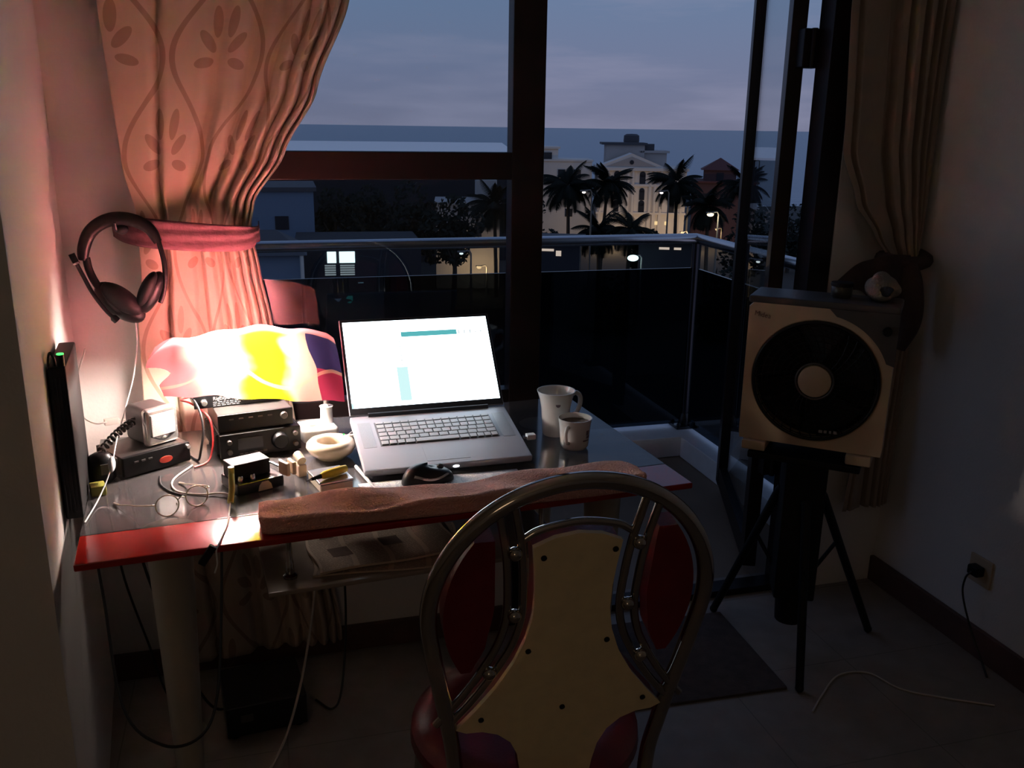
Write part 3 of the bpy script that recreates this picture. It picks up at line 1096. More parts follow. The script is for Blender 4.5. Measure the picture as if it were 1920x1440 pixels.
def laptop_cables():
    t = thing('charging_cable', 'pale charging cable with a green lit plug at the left side of the laptop', 'cable', (0.175, 2.06, 0.79))
    m = MB()
    m.box((0.012, 0.0, 0.0), (0.018, 0.010, 0.007), bev=0.002)
    m.build('plug', WHITEPL, t)
    m = MB()
    m.box((-0.004, 0.0, 0.0), (0.004, 0.006, 0.012), bev=0.001)
    m.build('indicator', GREENLED, t)
    m = MB()
    m.tube(spline([(-0.006, 0, 0), (-0.016, 0.008, -0.008), (-0.014, 0.03, -0.030), (0.005, 0.09, -0.0372), (0.05, 0.17, -0.0372), (0.12, 0.22, -0.0372)], 8), 0.0022, 8)
    m.build('cord', WHITEPL, t)
    t = thing('usb_receiver', 'small white usb stick in the right side of the laptop', 'usb stick', (0.5905, 1.962, 0.7885), R(1.7))
    m = MB()
    m.box((0.013, 0, 0), (0.022, 0.018, 0.013), bev=0.002)
    m.build('case', WHITEPL, t)
    m = MB()
    m.box((-0.001, 0, 0), (0.008, 0.012, 0.005))
    m.build('connector', STEEL, t)
laptop_cables()

# ------------------------------------------------------------------ things on the right half of the table
SHEET = print_mat('printed_sheet', (0.66, 0.68, 0.70, 1), (0.22, 0.25, 0.32, 1), 26, 5, 0.55)
def sheet():
    m = MB()
    m.grid(lambda a, b: Vector(((a - 0.5) * 0.36, (b - 0.5) * 0.14, 0.0006 + 0.0006 * math.sin(a * 5))), 12, 4, uvf=lambda a, b: (a, b))
    o = m.build('printed_sheet', SHEET, None, smooth=180, thick=0.0004)
    tag(o, 'white printed sheet lying under the mouse before the laptop', 'paper')
    o.location = (0.362, 1.785, 0.7503)
    o.rotation_euler = (0, 0, R(1.5))
sheet()

def mouse():
    t = thing('computer_mouse', 'black computer mouse with a silver stripe on the printed sheet', 'mouse', (0.330, 1.832, 0.7522), R(-76))
    def fn(a, b, k=1.0, lo=0.0):
        th = a * 2 * PI
        ph = lo + b * (PI / 2 - lo)
        r = math.cos(ph) ** 0.75
        x = 0.037 * r * math.cos(th) * (1 - 0.10 * math.cos(2 * th))
        y = 0.060 * r * math.sin(th)
        return Vector((x * k, y * k, 0.036 * math.sin(ph) * k * (1 - 0.18 * math.sin(th))))
    m = MB()
    m.grid(lambda a, b: fn(a, b), 40, 14, closed_u=True)
    m.prism([tuple(fn(k / 40, 0).xy) for k in range(40)], 0.0, 0.0006)
    m.build('shell', BLACK, t)
    for s0, s1 in ((-0.14, 0.14), (0.36, 0.64)):
        m = MB()
        m.grid(lambda a, b: fn(s0 + (s1 - s0) * a, 0.26 + 0.09 * b + 0.07 * math.cos(a * 6.28), 1.012), 16, 3)
        m.build('side_stripe', SILVER, t)['label'] = 'silver stripe'
    m = MB()
    m.lathe([(0, -0.003), (0.007, -0.003), (0.008, 0), (0.007, 0.003), (0, 0.003)], (0, 0.030, 0.0275), 14, M=Matrix.Rotation(R(90), 4, 'Y'))
    m.build('scroll_wheel', DARKGREY, t)
mouse()

MARK = mat('dark_print_on_china', (0.16, 0.10, 0.12, 1), 0.3, var=0.2)
def mugs():
    t = thing('mug', 'tall flared white mug with a small dark emblem, behind the short cup', 'mug', (0.703, 2.075, 0.7502), R(12))
    m = MB()
    m.lathe([(0, 0.0), (0.031, 0.0), (0.033, 0.004), (0.0345, 0.03), (0.037, 0.07), (0.042, 0.096), (0.0475, 0.112), (0.0485, 0.115), (0.0465, 0.115), (0.040, 0.095), (0.034, 0.07), (0.031, 0.03), (0.029, 0.008), (0, 0.006)], (0, 0, 0), 44)
    m.build('body', CERAMIC, t)
    m = MB()
    m.tube(spline([(0.0405, 0, 0.096), (0.058, 0, 0.102), (0.071, 0, 0.090), (0.071, 0, 0.068), (0.058, 0, 0.046), (0.034, 0, 0.034)], 7), 0.0062, 12)
    m.build('handle', CERAMIC, t)
    m = MB()
    m.grid(lambda a, b: (lambda r, th: Vector((0.0405 * math.cos(th), 0.0405 * math.sin(th), 0.087 + r * math.sin(a * 2 * PI))))(0.006 * b, R(-112) + 0.006 * b * math.cos(a * 2 * PI) / 0.04), 12, 2)
    o = m.build('emblem', MARK, t, recalc=False)
    o.data.transform(Matrix.Identity(4))
    t = thing('cup', 'short white cup holding dark coffee on the right part of the table', 'cup', (0.717, 1.968, 0.7502), R(-5))
    m = MB()
    m.lathe([(0, 0.0), (0.029, 0.0), (0.031, 0.003), (0.0345, 0.008), (0.036, 0.03), (0.0385, 0.060), (0.041, 0.074), (0.0415, 0.076), (0.0395, 0.076), (0.036, 0.058), (0.0335, 0.03), (0.032, 0.010), (0, 0.007)], (0, 0, 0), 40)
    m.build('body', CERAMIC, t)
    m = MB()
    m.tube(spline([(-0.022, -0.0285, 0.060), (-0.030, -0.042, 0.063), (-0.035, -0.051, 0.050), (-0.032, -0.048, 0.030), (-0.022, -0.028, 0.020)], 7), 0.0042, 12)
    m.build('handle', CERAMIC, t)
    m = MB()
    m.lathe([(0, 0.064), (0.0365, 0.064), (0.0365, 0.0642)], (0, 0, 0), 36)
    m.build('coffee', COFFEE, t)
    m = MB()
    for th, z, w, h in ((-50, 0.045, 0.010, 0.012), (-42, 0.034, 0.016, 0.007), (-55, 0.026, 0.020, 0.004)):
        r = 0.0375 if z > 0.04 else 0.0365
        m.grid(lambda a, b: Vector(((r + 0.0004 + (z + h * (b - 0.5) - z) * 0.08) * math.cos(R(th) + w / r * (a - 0.5)), (r + 0.0004) * math.sin(R(th) + w / r * (a - 0.5)), z + h * (b - 0.5))), 6, 2)
    m.build('printed_mark', MARK, t)
mugs()

# ------------------------------------------------------------------ desk lamp wrapped in coloured film
def desk_lamp():
    t = thing('desk_lamp', 'desk lamp shining through a red and yellow film shade, standing behind the radios', 'lamp', (0.115, 2.185, 0.7502), R(10))
    bx = Matrix.Rotation(R(-10), 4, 'Z')         # shade and tube follow the room, the foot is turned
    def W(x, y, z):
        return bx @ Vector((x - 0.115, y - 2.185, z - 0.7502))
    m = MB()
    m.box((0.002, 0.0, 0.0175), (0.090, 0.085, 0.035), bev=0.008, seg=3)
    m.build('foot', WHITEPL, t)
    m = MB()
    m.box((-0.012, -0.012, 0.0365), (0.014, 0.010, 0.003), bev=0.001)
    m.build('switch', BEIGE, t)
    m = MB()
    m.lathe([(0.0, 0.034), (0.017, 0.034), (0.015, 0.05), (0.0145, 0.072), (0.017, 0.077), (0, 0.077)], (0.028, 0.004, 0), 24)
    m.build('neck', WHITEPL, t)
    n = bx.inverted() @ Vector((0.028, 0.004, 0.077))
    p0 = Vector((0.028, 0.004, 0.076))
    m = MB()
    m.tube(spline([p0, W(0.141, 2.18, 0.89), W(0.140, 2.155, 0.955), W(0.126, 2.135, 0.985), W(0.10, 2.13, 0.985), W(0.06, 2.13, 0.984)], 8), 0.0065, 12)
    m.build('arm', SILVER, t)
    m = MB()
    m.tube([W(0.07, 2.13, 0.985), W(0.03, 2.13, 0.983)], 0.017, 20)
    m.build('socket', WHITEPL, t)
    m = MB()
    m.tube([W(0.03, 2.13, 0.983), W(0.023, 2.13, 0.983), W(-0.125, 2.13, 0.976), W(-0.135, 2.13, 0.975)], [0.012, 0.016, 0.016, 0.010], 16)
    m.build('bulb', emis('lamp_bulb_glow', (1.0, 0.86, 0.78, 1), LAMP), t)
    # film: open at the bottom, draped over the lamp arm
    ridge = [(-0.2587, 1.0032), (-0.1915, 1.028), (-0.0207, 1.0508), (0.0828, 1.0425), (0.1449, 1.0239), (0.1759, 1.0053)]
    front = [(-0.2587, 0.9307), (-0.1863, 0.9266), (-0.0673, 0.9152), (0.031, 0.9028), (0.0621, 0.8976), (0.1759, 0.8914)]
    left_edge = [(0.0, -0.262), (0.3, -0.240), (0.47, -0.195), (0.62, -0.2443), (0.68, -0.2463), (0.8, -0.1946), (0.9, -0.2194), (1.0, -0.2122)]
    def fn(a, b):
        x0 = interp(left_edge, b)
        x = x0 + (0.168 - 0.006 * math.sin(b * 4) - x0) * a
        zr, zf = interp(ridge, x), interp(front, x)
        zbk = zf + 0.03
        # cross-section: back bottom -> ridge at b=.5 -> front bottom
        if b < 0.5:
            k = b / 0.5
            y = 2.195 - 0.075 * k ** 2.2
            z = zbk + (zr - zbk) * math.sin(k * PI / 2) ** 0.9
        else:
            k = (b - 0.5) / 0.5
            y = 2.120 - 0.105 * math.sin(min(1, k * 1.5) * PI / 2)
            z = zr + (zf - zr) * (1 - math.cos(k * PI / 2)) ** 0.85
        y += 0.005 * math.sin(x * 38 + b * 6) + 0.003 * math.sin(x * 71 - b * 9)
        z += 0.003 * math.sin(x * 55 + 1)
        if x < -0.18 and b > 0.5:
            y -= (-0.18 - x) * 0.35
        return W(x, y, z)
    m = MB()
    m.grid(fn, 90, 60, uvf=lambda a, b: (a, b))
    mid = (fn(1, 0.12) + fn(1, 0.88)) / 2
    m.grid(lambda q, b: mid.lerp(fn(1, b), q), 6, 60, uvf=lambda a, b: (0.99, b))  # right end closed by an added cap that stops light spilling to the wall
    m.build('shade', shade_mat(), t, smooth=180, recalc=False)
LAMP = 430.0
desk_lamp()

# ------------------------------------------------------------------ radio gear
PRINT = mat('pale_panel_print', (0.34, 0.31, 0.30, 1), 0.5, var=0.05)
LCDOFF = mat('switched_off_display', (0.035, 0.034, 0.038, 1), 0.15, spec=0.6, var=0.1)
HEATSINK = mat('black_heat_sink', (0.05, 0.045, 0.045, 1), 0.4, 0.5, var=0.15)
REDBADGE = mat('red_badge', (0.50, 0.05, 0.03, 1), 0.4, var=0.1)
FACE = Matrix(((1, 0, 0, 0), (0, 0, -1, 0), (0, 1, 0, 0), (0, 0, 0, 1)))   # lettering on a front face (local -y)

def knob(parent, x, y, z, r, d, m, name='knob'):
    k = MB()
    k.lathe([(0, 0), (r, 0), (r * 0.92, d * 0.8), (r * 0.8, d), (0, d)], (x, y, z), 20, M=Matrix.Rotation(R(90), 4, 'X'))
    return k.build(name, m, parent)

def radios():
    # lower box: transceiver
    t = thing('transceiver', 'black radio transceiver with a dark display, lowest of the stacked boxes', 'radio', (-0.108, 2.056, 0.7502), R(12.5))
    w, d, h = 0.186, 0.165, 0.056
    m = MB()
    m.box((w / 2, d / 2 + 0.012, 0.006 + h / 2), (w - 0.006, d, h), bev=0.002)
    for k in range(14):
        m.box((0.0, 0.03 + k * 0.0105, 0.006 + h / 2), (0.007, 0.004, h * 0.86))
        m.box((w, 0.03 + k * 0.0105, 0.006 + h / 2), (0.007, 0.004, h * 0.86))
    for x in (0.02, w - 0.02):
        m.box((x, 0.03, 0.003), (0.014, 0.014, 0.006))
        m.box((x, 0.15, 0.003), (0.014, 0.014, 0.006))
    m.build('cabinet', HEATSINK, t)
    m = MB()
    m.box((w / 2, 0.006, 0.006 + h / 2), (w, 0.014, h + 0.003), bev=0.003)
    m.build('front_panel', BLACK, t)
    m = MB()
    m.box((0.068, -0.0016, 0.038), (0.058, 0.002, 0.028), bev=0.0006)
    m.build('display', LCDOFF, t)
    knob(t, 0.136, -0.001, 0.035, 0.020, 0.016, BLACK, 'tuning_knob')
    for x, z, r in ((0.020, 0.046, 0.006), (0.020, 0.022, 0.006), (0.172, 0.048, 0.006), (0.172, 0.022, 0.006)):
        knob(t, x, -0.001, z, r, 0.010, DARKGREY)
    for k in range(6):
        b = MB()
        b.box((0.046 + k * 0.011, -0.002, 0.015), (0.008, 0.003, 0.004), bev=0.0006)
        b.build('button', DARKGREY, t)
    # middle box
    t = thing('tuner_box', 'black box with a smooth dark front, between the transceiver and the top unit', 'radio', (-0.110, 2.072, 0.8144), R(11.5))
    w, d, h = 0.172, 0.15, 0.042
    m = MB()
    m.box((w / 2, d / 2 + 0.008, h / 2), (w - 0.004, d, h - 0.002), bev=0.0015)
    m.build('cabinet', GREYMETAL, t)
    m = MB()
    m.box((w / 2, 0.004, h / 2), (w, 0.009, h), bev=0.002)
    m.build('front_panel', BLACK, t)
    for k in range(5):
        b = MB()
        b.box((0.030 + k * 0.022, -0.0012, h - 0.012), (0.010, 0.0024, 0.003), bev=0.0005)
        b.build('button', DARKGREY, t)
    knob(t, 0.150, -0.0002, 0.026, 0.009, 0.008, DARKGREY)
    # top interface with its lettering
    t = thing('radio_interface', 'dark control unit with white lettering and a row of knobs, topmost of the stack', 'radio', (-0.163, 2.135, 0.8566), R(11))
    w, d, h = 0.200, 0.10, 0.030
    m = MB()
    m.box((w / 2, d / 2 + 0.004, h / 2), (w - 0.004, d, h), bev=0.0015)
    m.build('cabinet', GREYMETAL, t)
    m = MB()
    m.box((w / 2, 0.002, h / 2), (w, 0.006, h), bev=0.0012)
    m.build('front_panel', BLACK, t)
    text_mesh('lettering', 'RigExpert TI', 0.0115, PRINT, t, Matrix.Translation((0.043, -0.0014, 0.0175)) @ FACE)
    m = MB()
    rnd = random.Random(2)
    for r in range(3):
        x = 0.043
        while x < 0.100:
            ww = rnd.uniform(0.004, 0.009)
            m.box((x + ww / 2, -0.0012, 0.0125 - r * 0.0042), (ww, 0.0006, 0.0013))
            x += ww + 0.003
    m.build('small_print', PRINT, t)
    knob(t, 0.022, -0.001, 0.015, 0.0075, 0.012, SILVER)['label'] = 'silver knob'
    for k in range(5):
        knob(t, 0.112 + k * 0.0185, -0.001, 0.019, 0.0078, 0.013, BLACK)
    # mobile radio on the left with its speaker and microphone
    t = thing('mobile_radio', 'low black radio box with a red badge, carrying the small silver speaker', 'radio', (-0.307, 1.992, 0.7502), R(33))
    w, d, h = 0.158, 0.120, 0.044
    m = MB()
    m.box((w / 2, d / 2 + 0.01, h / 2 + 0.004), (w - 0.004, d, h), bev=0.002)
    for x in (0.02, w - 0.02):
        m.box((x, 0.02, 0.002), (0.014, 0.014, 0.004))
        m.box((x, 0.115, 0.002), (0.014, 0.014, 0.004))
    m.build('cabinet', GREYMETAL, t)
    m = MB()
    m.box((w / 2, 0.006, h / 2 + 0.004), (w, 0.012, h + 0.002), bev=0.003)
    m.build('front_panel', BLACK, t)
    m = MB()
    m.lathe([(0, 0), (0.016, 0), (0.015, 0.0015), (0, 0.0018)], (0.098, 0.0, 0.022), 28, M=Matrix.Rotation(R(90), 4, 'X') @ Matrix.Diagonal((1, 0.5, 1, 1)))
    m.build('badge', REDBADGE, t)['label'] = 'oval red badge'
    knob(t, 0.150, 0.0, 0.040, 0.0055, 0.010, SILVER)
    for k in range(3):
        b = MB()
        b.box((0.030 + k * 0.016, -0.0006, 0.034), (0.010, 0.003, 0.004), bev=0.0006)
        b.build('button', DARKGREY, t)

    t = thing('small_speaker', 'small silver cube speaker with rounded front standing on the low black radio', 'speaker', (-0.258, 2.045, 0.7984), R(38))
    w, d, h = 0.082, 0.085, 0.088
    m = MB()
    m.box((w / 2, d / 2 + 0.012, h / 2), (w * 0.94, d, h * 0.95), bev=0.014, seg=4)
    m.build('case', DARKGREY, t)
    m = MB()
    m.box((w / 2, 0.014, h / 2), (w, 0.022, h), bev=0.010, seg=4)
    m.build('front_frame', SILVER, t)['label'] = 'silver front frame'
    m = MB()
    m.box((w / 2, 0.002, h * 0.56), (w * 0.72, 0.004, h * 0.58), bev=0.0018)
    m.build('grille', mat('bright_grille', (0.85, 0.83, 0.80, 1), 0.3, 0.4, bump=0.4, bscale=700, var=0.05), t)
    m = MB()
    m.tube(spline([(0.010, 0.0025, 0.026), (0.028, 0.001, 0.017), (w / 2, 0.001, 0.014), (w - 0.028, 0.001, 0.017), (w - 0.010, 0.0025, 0.026)], 5), 0.0016, 8)
    m.build('trim_line', BLACK, t)
    m = MB()
    m.ball((w / 2, 0.002, 0.017), 0.005, (1.5, 0.4, 0.8))
    m.build('badge', SILVER, t)

    t = thing('hand_microphone', 'black hand microphone with a coiled cord beside the low radio', 'microphone', (-0.352, 1.995, 0.7502), R(20))
    m = MB()
    m.lathe([(0, 0.0), (0.022, 0.0), (0.030, 0.008), (0.031, 0.03), (0.028, 0.05), (0.020, 0.062), (0.010, 0.067), (0, 0.068)], (0, 0, 0), 30, squash=0.72)
    m.build('body', BLACK, t)
    m = MB()
    m.box((0.006, -0.0225, 0.034), (0.022, 0.004, 0.024), bev=0.0015)
    m.build('grille', DARKGREY, t)
    m = MB()
    m.box((0.031, 0.0, 0.036), (0.006, 0.014, 0.026), bev=0.002)
    m.build('talk_button', DARKGREY, t)
    a, b = Vector((-0.352, 1.995, 0.815)), Vector((-0.264, 2.125, 0.856))
    inv = (Matrix.Translation((-0.352, 1.995, 0.7502)) @ Matrix.Rotation(R(20), 4, 'Z')).inverted()
    ax = (b - a).normalized()
    e1 = ax.cross(Vector((0, 0, 1))).normalized()
    e2 = ax.cross(e1)
    pts = []
    turns, K = 15, 15 * 14
    for i in range(K + 1):
        s = i / K
        c = a.lerp(b, s) + Vector((0, 0, 0.012 * math.sin(s * PI)))
        th = s * turns * 2 * PI
        pts.append(inv @ (c + e1 * 0.0075 * math.cos(th) + e2 * 0.0075 * math.sin(th)))
    m = MB()
    m.tube(pts, 0.0024, 7)
    m.build('coiled_cord', GREYMETAL, t)
radios()

# ------------------------------------------------------------------ small things on the left half
def cable(name, label, pts, r, m, n=8, group=None):
    c = MB()
    c.tube(spline(pts, n), r, 8)
    return tag(c.build(name, m), label, 'cable', group)

def upright_case():
    t = thing('upright_case', 'slim black case standing upright on the table against the left wall', 'electronics case', (-0.374, 1.80, 0.7502), R(5))
    m = MB()
    m.box((0, 0.11, 0.153), (0.032, 0.22, 0.306), bev=0.004)
    m.build('shell', BLACKMATT, t)
    m = MB()
    for k in range(4):
        m.box((-0.010 + k * 0.0065, -0.0005, 0.15), (0.0022, 0.003, 0.27))
    m.build('ridges', BLACK, t)
    m = MB()
    m.lathe([(0, 0.303), (0.0065, 0.303), (0.0065, 0.328), (0.0, 0.328)], (0.008, 0.012, 0), 14)
    po = m.build('top_plug', BLACK, t)
    m = MB()
    m.lathe([(0, 0.328), (0.0064, 0.328), (0.0064, 0.330), (0.0, 0.331)], (0.008, 0.012, 0), 14)
    m.build('indicator', GREENLED, po)
    m = MB()
    m.tube(spline([(-0.003, 0.015, 0.300), (-0.004, 0.014, 0.322), (-0.010, 0.02, 0.330), (-0.0145, 0.02, 0.315), (-0.0145, 0.02, 0.29)], 6), 0.0025, 8)
    m.build('cord', BLACK, t)
    t = thing('adapter', 'small yellow green adapter on the table between the upright case and the microphone', 'adapter', (-0.350, 1.925, 0.7502), R(15))
    m = MB()
    m.box((0, 0, 0.011), (0.030, 0.034, 0.022), bev=0.003)
    m.build('body', YGREEN, t)
    m = MB()
    m.tube([(0, 0.017, 0.011), (0, 0.026, 0.011)], 0.004, 10)
    m.build('collar', BLACK, t)
upright_case()

def headset():
    t = thing('headset', 'black headset with boom microphone hanging on the wall by the curtain tie', 'headset', (-0.3125, 2.29, 1.285))
    X = lambda x: (-0.308 + (x - 225) * 0.00118) + 0.32
    Z = lambda y: (1.283 - (y - 405) * 0.00129) - 1.28
    Pt = lambda x, y, d=0.0: Vector((X(x), d, Z(y)))
    m = MB()
    path = spline([Pt(149, 482), Pt(153, 460), Pt(166, 434), Pt(190, 416), Pt(219, 409), Pt(250, 413), Pt(276, 428), Pt(290, 452)], 6)
    n = len(path)
    m.tube(path, [0.010 + 0.006 * math.sin(PI * min(1, (i / (n - 1)) * 1.02)) ** 0.5 for i in range(n)], 14)
    m.build('headband', BLACK, t)
    m = MB()
    m.ball(Pt(226, 428), 0.014, (1.0, 0.8, 0.9))
    m.build('head_pad', BLACKMATT, t)
    for pts, r in (([(155, 478), (158, 500), (168, 525), (184, 548)], [0.009, 0.007]), ([(291, 450), (298, 488), (297, 520), (291, 548), (284, 564)], [0.006, 0.006])):
        m = MB()
        q = spline([Pt(*p) for p in pts], 6)
        m.tube(q, r[0], 10)
        m.build('side_arm', BLACK, t)
    for (x, y, ang, la, lb) in ((208, 562, -42, 0.066, 0.034), (268, 545, 62, 0.056, 0.022)):
        m = MB()
        m.ball(Pt(x, y, 0.004), 1.0, (la, 0.026, lb), M=Matrix.Rotation(R(-ang), 4, 'Y'), u=26, v=16)
        eo = m.build('ear_cup', BLACK, t)
        m = MB()
        m.ball(Pt(x + (5 if x < 240 else -6), y - 8, -0.008), 1.0, (la * 0.82, 0.026, lb * 0.75), M=Matrix.Rotation(R(-ang), 4, 'Y'), u=26, v=16)
        m.build('ear_cushion', BLACKMATT, eo)
    m = MB()
    q = spline([Pt(202, 592, -0.02), Pt(184, 572, -0.024), Pt(164, 540, -0.026), Pt(150, 508, -0.026), Pt(137, 478, -0.024), Pt(133, 468, -0.024)], 6)
    k = len(q)
    m.tube(q, [0.009 if i < 3 else (0.0075 if i > k - 9 else 0.0048) for i in range(k)], 10)
    bo = m.build('microphone_boom', BLACK, t)
    m = MB()
    m.tube([Pt(140, 486.5, -0.0245), Pt(138.5, 483.5, -0.0245)], 0.0085, 14)
    m.build('ring', SILVER, bo)
    # cord down to the table edge, with an inline control
    L0 = Vector((-0.3125, 2.29, 1.285))
    w = [(-0.291, 2.29, 1.043), (-0.291, 2.285, 0.99), (-0.300, 2.24, 0.92), (-0.312, 2.14, 0.868), (-0.318, 2.02, 0.835), (-0.321, 1.956, 0.808), (-0.330, 1.915, 0.780), (-0.343, 1.86, 0.757), (-0.352, 1.77, 0.7535)]
    m = MB()
    m.tube(spline([Vector(p) - L0 for p in w], 8), 0.0016, 8)
    m.build('cord', WHITEPL, t)
    m = MB()
    m.ball(Vector((-0.322, 1.95, 0.804)) - L0, 0.010, (0.75, 1.0, 1.9), M=Matrix.Rotation(R(-52), 4, 'X'))
    m.build('inline_control', WHITEPL, t)
    # wall hook it hangs on
    m = MB()
    m.tube(spline([(-0.311, 2.421, 1.268), (-0.311, 2.35, 1.260), (-0.311, 2.282, 1.256), (-0.311, 2.268, 1.276)], 6), 0.0035, 10)
    tag(m.build('wall_hook', DARKMETAL), 'dark metal hook on the wall carrying the black headset', 'hook')
headset()

def ashtray():
    t = thing('ashtray', 'round cream china ashtray on the table before the lamp foot', 'ashtray', (0.139, 2.035, 0.7502), R(20))
    m = MB()
    m.lathe([(0, 0.0), (0.032, 0.0), (0.036, 0.004), (0.050, 0.014), (0.0575, 0.028), (0.0560, 0.036), (0.049, 0.0425), (0.041, 0.0440), (0.034, 0.0425), (0.0290, 0.037), (0.0285, 0.028), (0.030, 0.016), (0.026, 0.008), (0, 0.007)], (0, 0, 0), 52)
    m.build('bowl', CREAMCER, t)
    m = MB()
    m.lathe([(0, 0.0085), (0.0262, 0.0085), (0.0285, 0.016), (0.0280, 0.021), (0.02, 0.0225), (0, 0.023)], (0, 0, 0), 30)
    m.build('ash', mat('cigarette_ash', (0.10, 0.075, 0.055, 1), 0.95, var=0.4, vscale=200, bump=0.6, bscale=300), t)
ashtray()

def morse_key():
    t = thing('morse_key', 'dark morse paddle with beige finger pieces before the radio stack', 'morse key', (-0.068, 1.838, 0.7502), R(24))
    m = MB()
    m.box((0.052, 0.045, 0.0125), (0.104, 0.09, 0.025), bev=0.004)
    m.build('base', DARKMETAL, t)
    m = MB()
    m.box((0.045, 0.055, 0.042), (0.085, 0.05, 0.034), bev=0.003)
    m.build('cover', BLACKMATT, t)
    m = MB()
    m.prism([(-0.016, 0.0), (0.016, 0.0), (0.013, 0.012), (0.007, 0.019), (-0.007, 0.019), (-0.013, 0.012)], 0.0, 0.0012, M=Matrix.Translation((0.060, -0.0002, 0.002)) @ FACE)
    m.build('label_plate', BEIGE, t)
    for dx, rz in ((0.0, 8), (0.017, -4)):
        m = MB()
        m.box((0.097 + dx, 0.018, 0.044), (0.006, 0.05, 0.004), rz=R(rz), bev=0.001)
        ao = m.build('lever', STEEL, t)
        m = MB()
        m.box((0.101 + dx, -0.010, 0.044), (0.010, 0.034, 0.030), rz=R(rz), bev=0.004)
        m.build('finger_piece', BEIGE, ao)
    for x, y in ((0.015, 0.02), (0.04, 0.017)):
        m = MB()
        m.lathe([(0, 0.025), (0.006, 0.025), (0.006, 0.034), (0.004, 0.037), (0, 0.037)], (x, y, 0), 14)
        m.build('screw', STEEL, t)
morse_key()

def audio_plugs():
    t = thing('audio_cable', 'audio lead with yellow green sleeves standing beside the morse key and running off the table', 'cable', (-0.083, 1.80, 0.75))
    m = MB()
    m.tube([(0.004, 0.045, 0.006), (0.004, 0.044, 0.058)], 0.0035, 12)
    m.tube([(0.004, 0.044, 0.050), (0.004, 0.044, 0.066)], [0.006, 0.0065], 12)
    m.build('sleeve', YGREEN, t)
    m = MB()
    m.tube(spline([(0.004, 0.036, 0.052), (0.004, 0.012, 0.030), (0.0, -0.010, 0.009)], 6), 0.0062, 12)
    m.build('sleeve', YGREEN, t)
    m = MB()
    m.tube([(0.004, 0.044, 0.048), (0.004, 0.044, 0.0565)], 0.0046, 12)
    m.build('plug', STEEL, t)
    m = MB()
    m.tube(spline([(0.0, -0.010, 0.008), (-0.002, -0.05, 0.0024), (-0.004, -0.10, 0.0022), (-0.012, -0.15, 0.0024), (-0.018, -0.19, 0.0025), (-0.022, -0.200, -0.004), (-0.022, -0.200, -0.03), (-0.028, -0.196, -0.05)], 8), 0.0016, 8)
    m.build('cord', WHITEPL, t)
    m = MB()
    m.box((-0.038, -0.198, -0.012), (0.014, 0.010, 0.042), rz=0, bev=0.002, M=Matrix.Translation((-0.038, -0.198, -0.012)) @ Matrix.Rotation(R(35), 4, 'Y') @ Matrix.Translation((0.038, 0.198, 0.012)))
    m.build('clip', BLACK, t)
audio_plugs()

def tools():
    t = thing('tin', 'flat pale tin on the table between the morse key and the ashtray', 'tin', (0.123, 1.865, 0.7502), R(14))
    m = MB()
    m.box((0, 0, 0.009), (0.072, 0.088, 0.018), bev=0.004, seg=3)
    m.build('body', CREAMCER, t)
    m = MB()
    m.box((0, 0, 0.0205), (0.074, 0.090, 0.006), bev=0.002)
    m.build('lid', SILVER, t)
    t = thing('screwdriver', 'yellow handled screwdriver lying across the flat pale tin', 'screwdriver', (0.123, 1.845, 0.7836), R(32))
    Y = Matrix.Rotation(R(90), 4, 'Y')
    m = MB()
    m.lathe([(0, -0.010), (0.006, -0.008), (0.0085, 0.0), (0.0095, 0.02), (0.009, 0.045), (0.0075, 0.058), (0, 0.062)], (-0.018, 0, 0.0), 14, M=Y)
    m.build('handle', YELLOW, t)
    m = MB()
    m.tube([(-0.026, 0, 0), (-0.050, 0, 0)], [0.0055, 0.0035], 10)
    m.build('ferrule', BLACK, t)
    m = MB()
    m.tube([(-0.048, 0, 0), (-0.062, 0, -0.001)], [0.0025, 0.0022], 8)
    m.build('blade', STEEL, t)
    t = thing('tape_roll', 'small beige plastic clamp standing between the morse key and the tin', 'clamp', (0.063, 1.935, 0.7502), R(20))
    m = MB()
    m.box((0, 0, 0.014), (0.020, 0.030, 0.028), bev=0.003)
    m.build('foot', BEIGE, t)
    m = MB()
    m.tube([(0, -0.012, 0.036), (0, 0.014, 0.044)], 0.010, 18)
    m.build('jaw', BEIGE, t)
    t.name = 'plastic_clamp'
    c = MB()
    c.tube([(0, 0, 0), (0.03, -0.165, 0)], [0.0042, 0.0030], 8)
    o = c.build('stylus', WHITEPL)
    tag(o, 'thin pale stick lying from the ashtray towards the towel beside the laptop', 'stick')
    o.location = (0.186, 1.945, 0.7555)
tools()

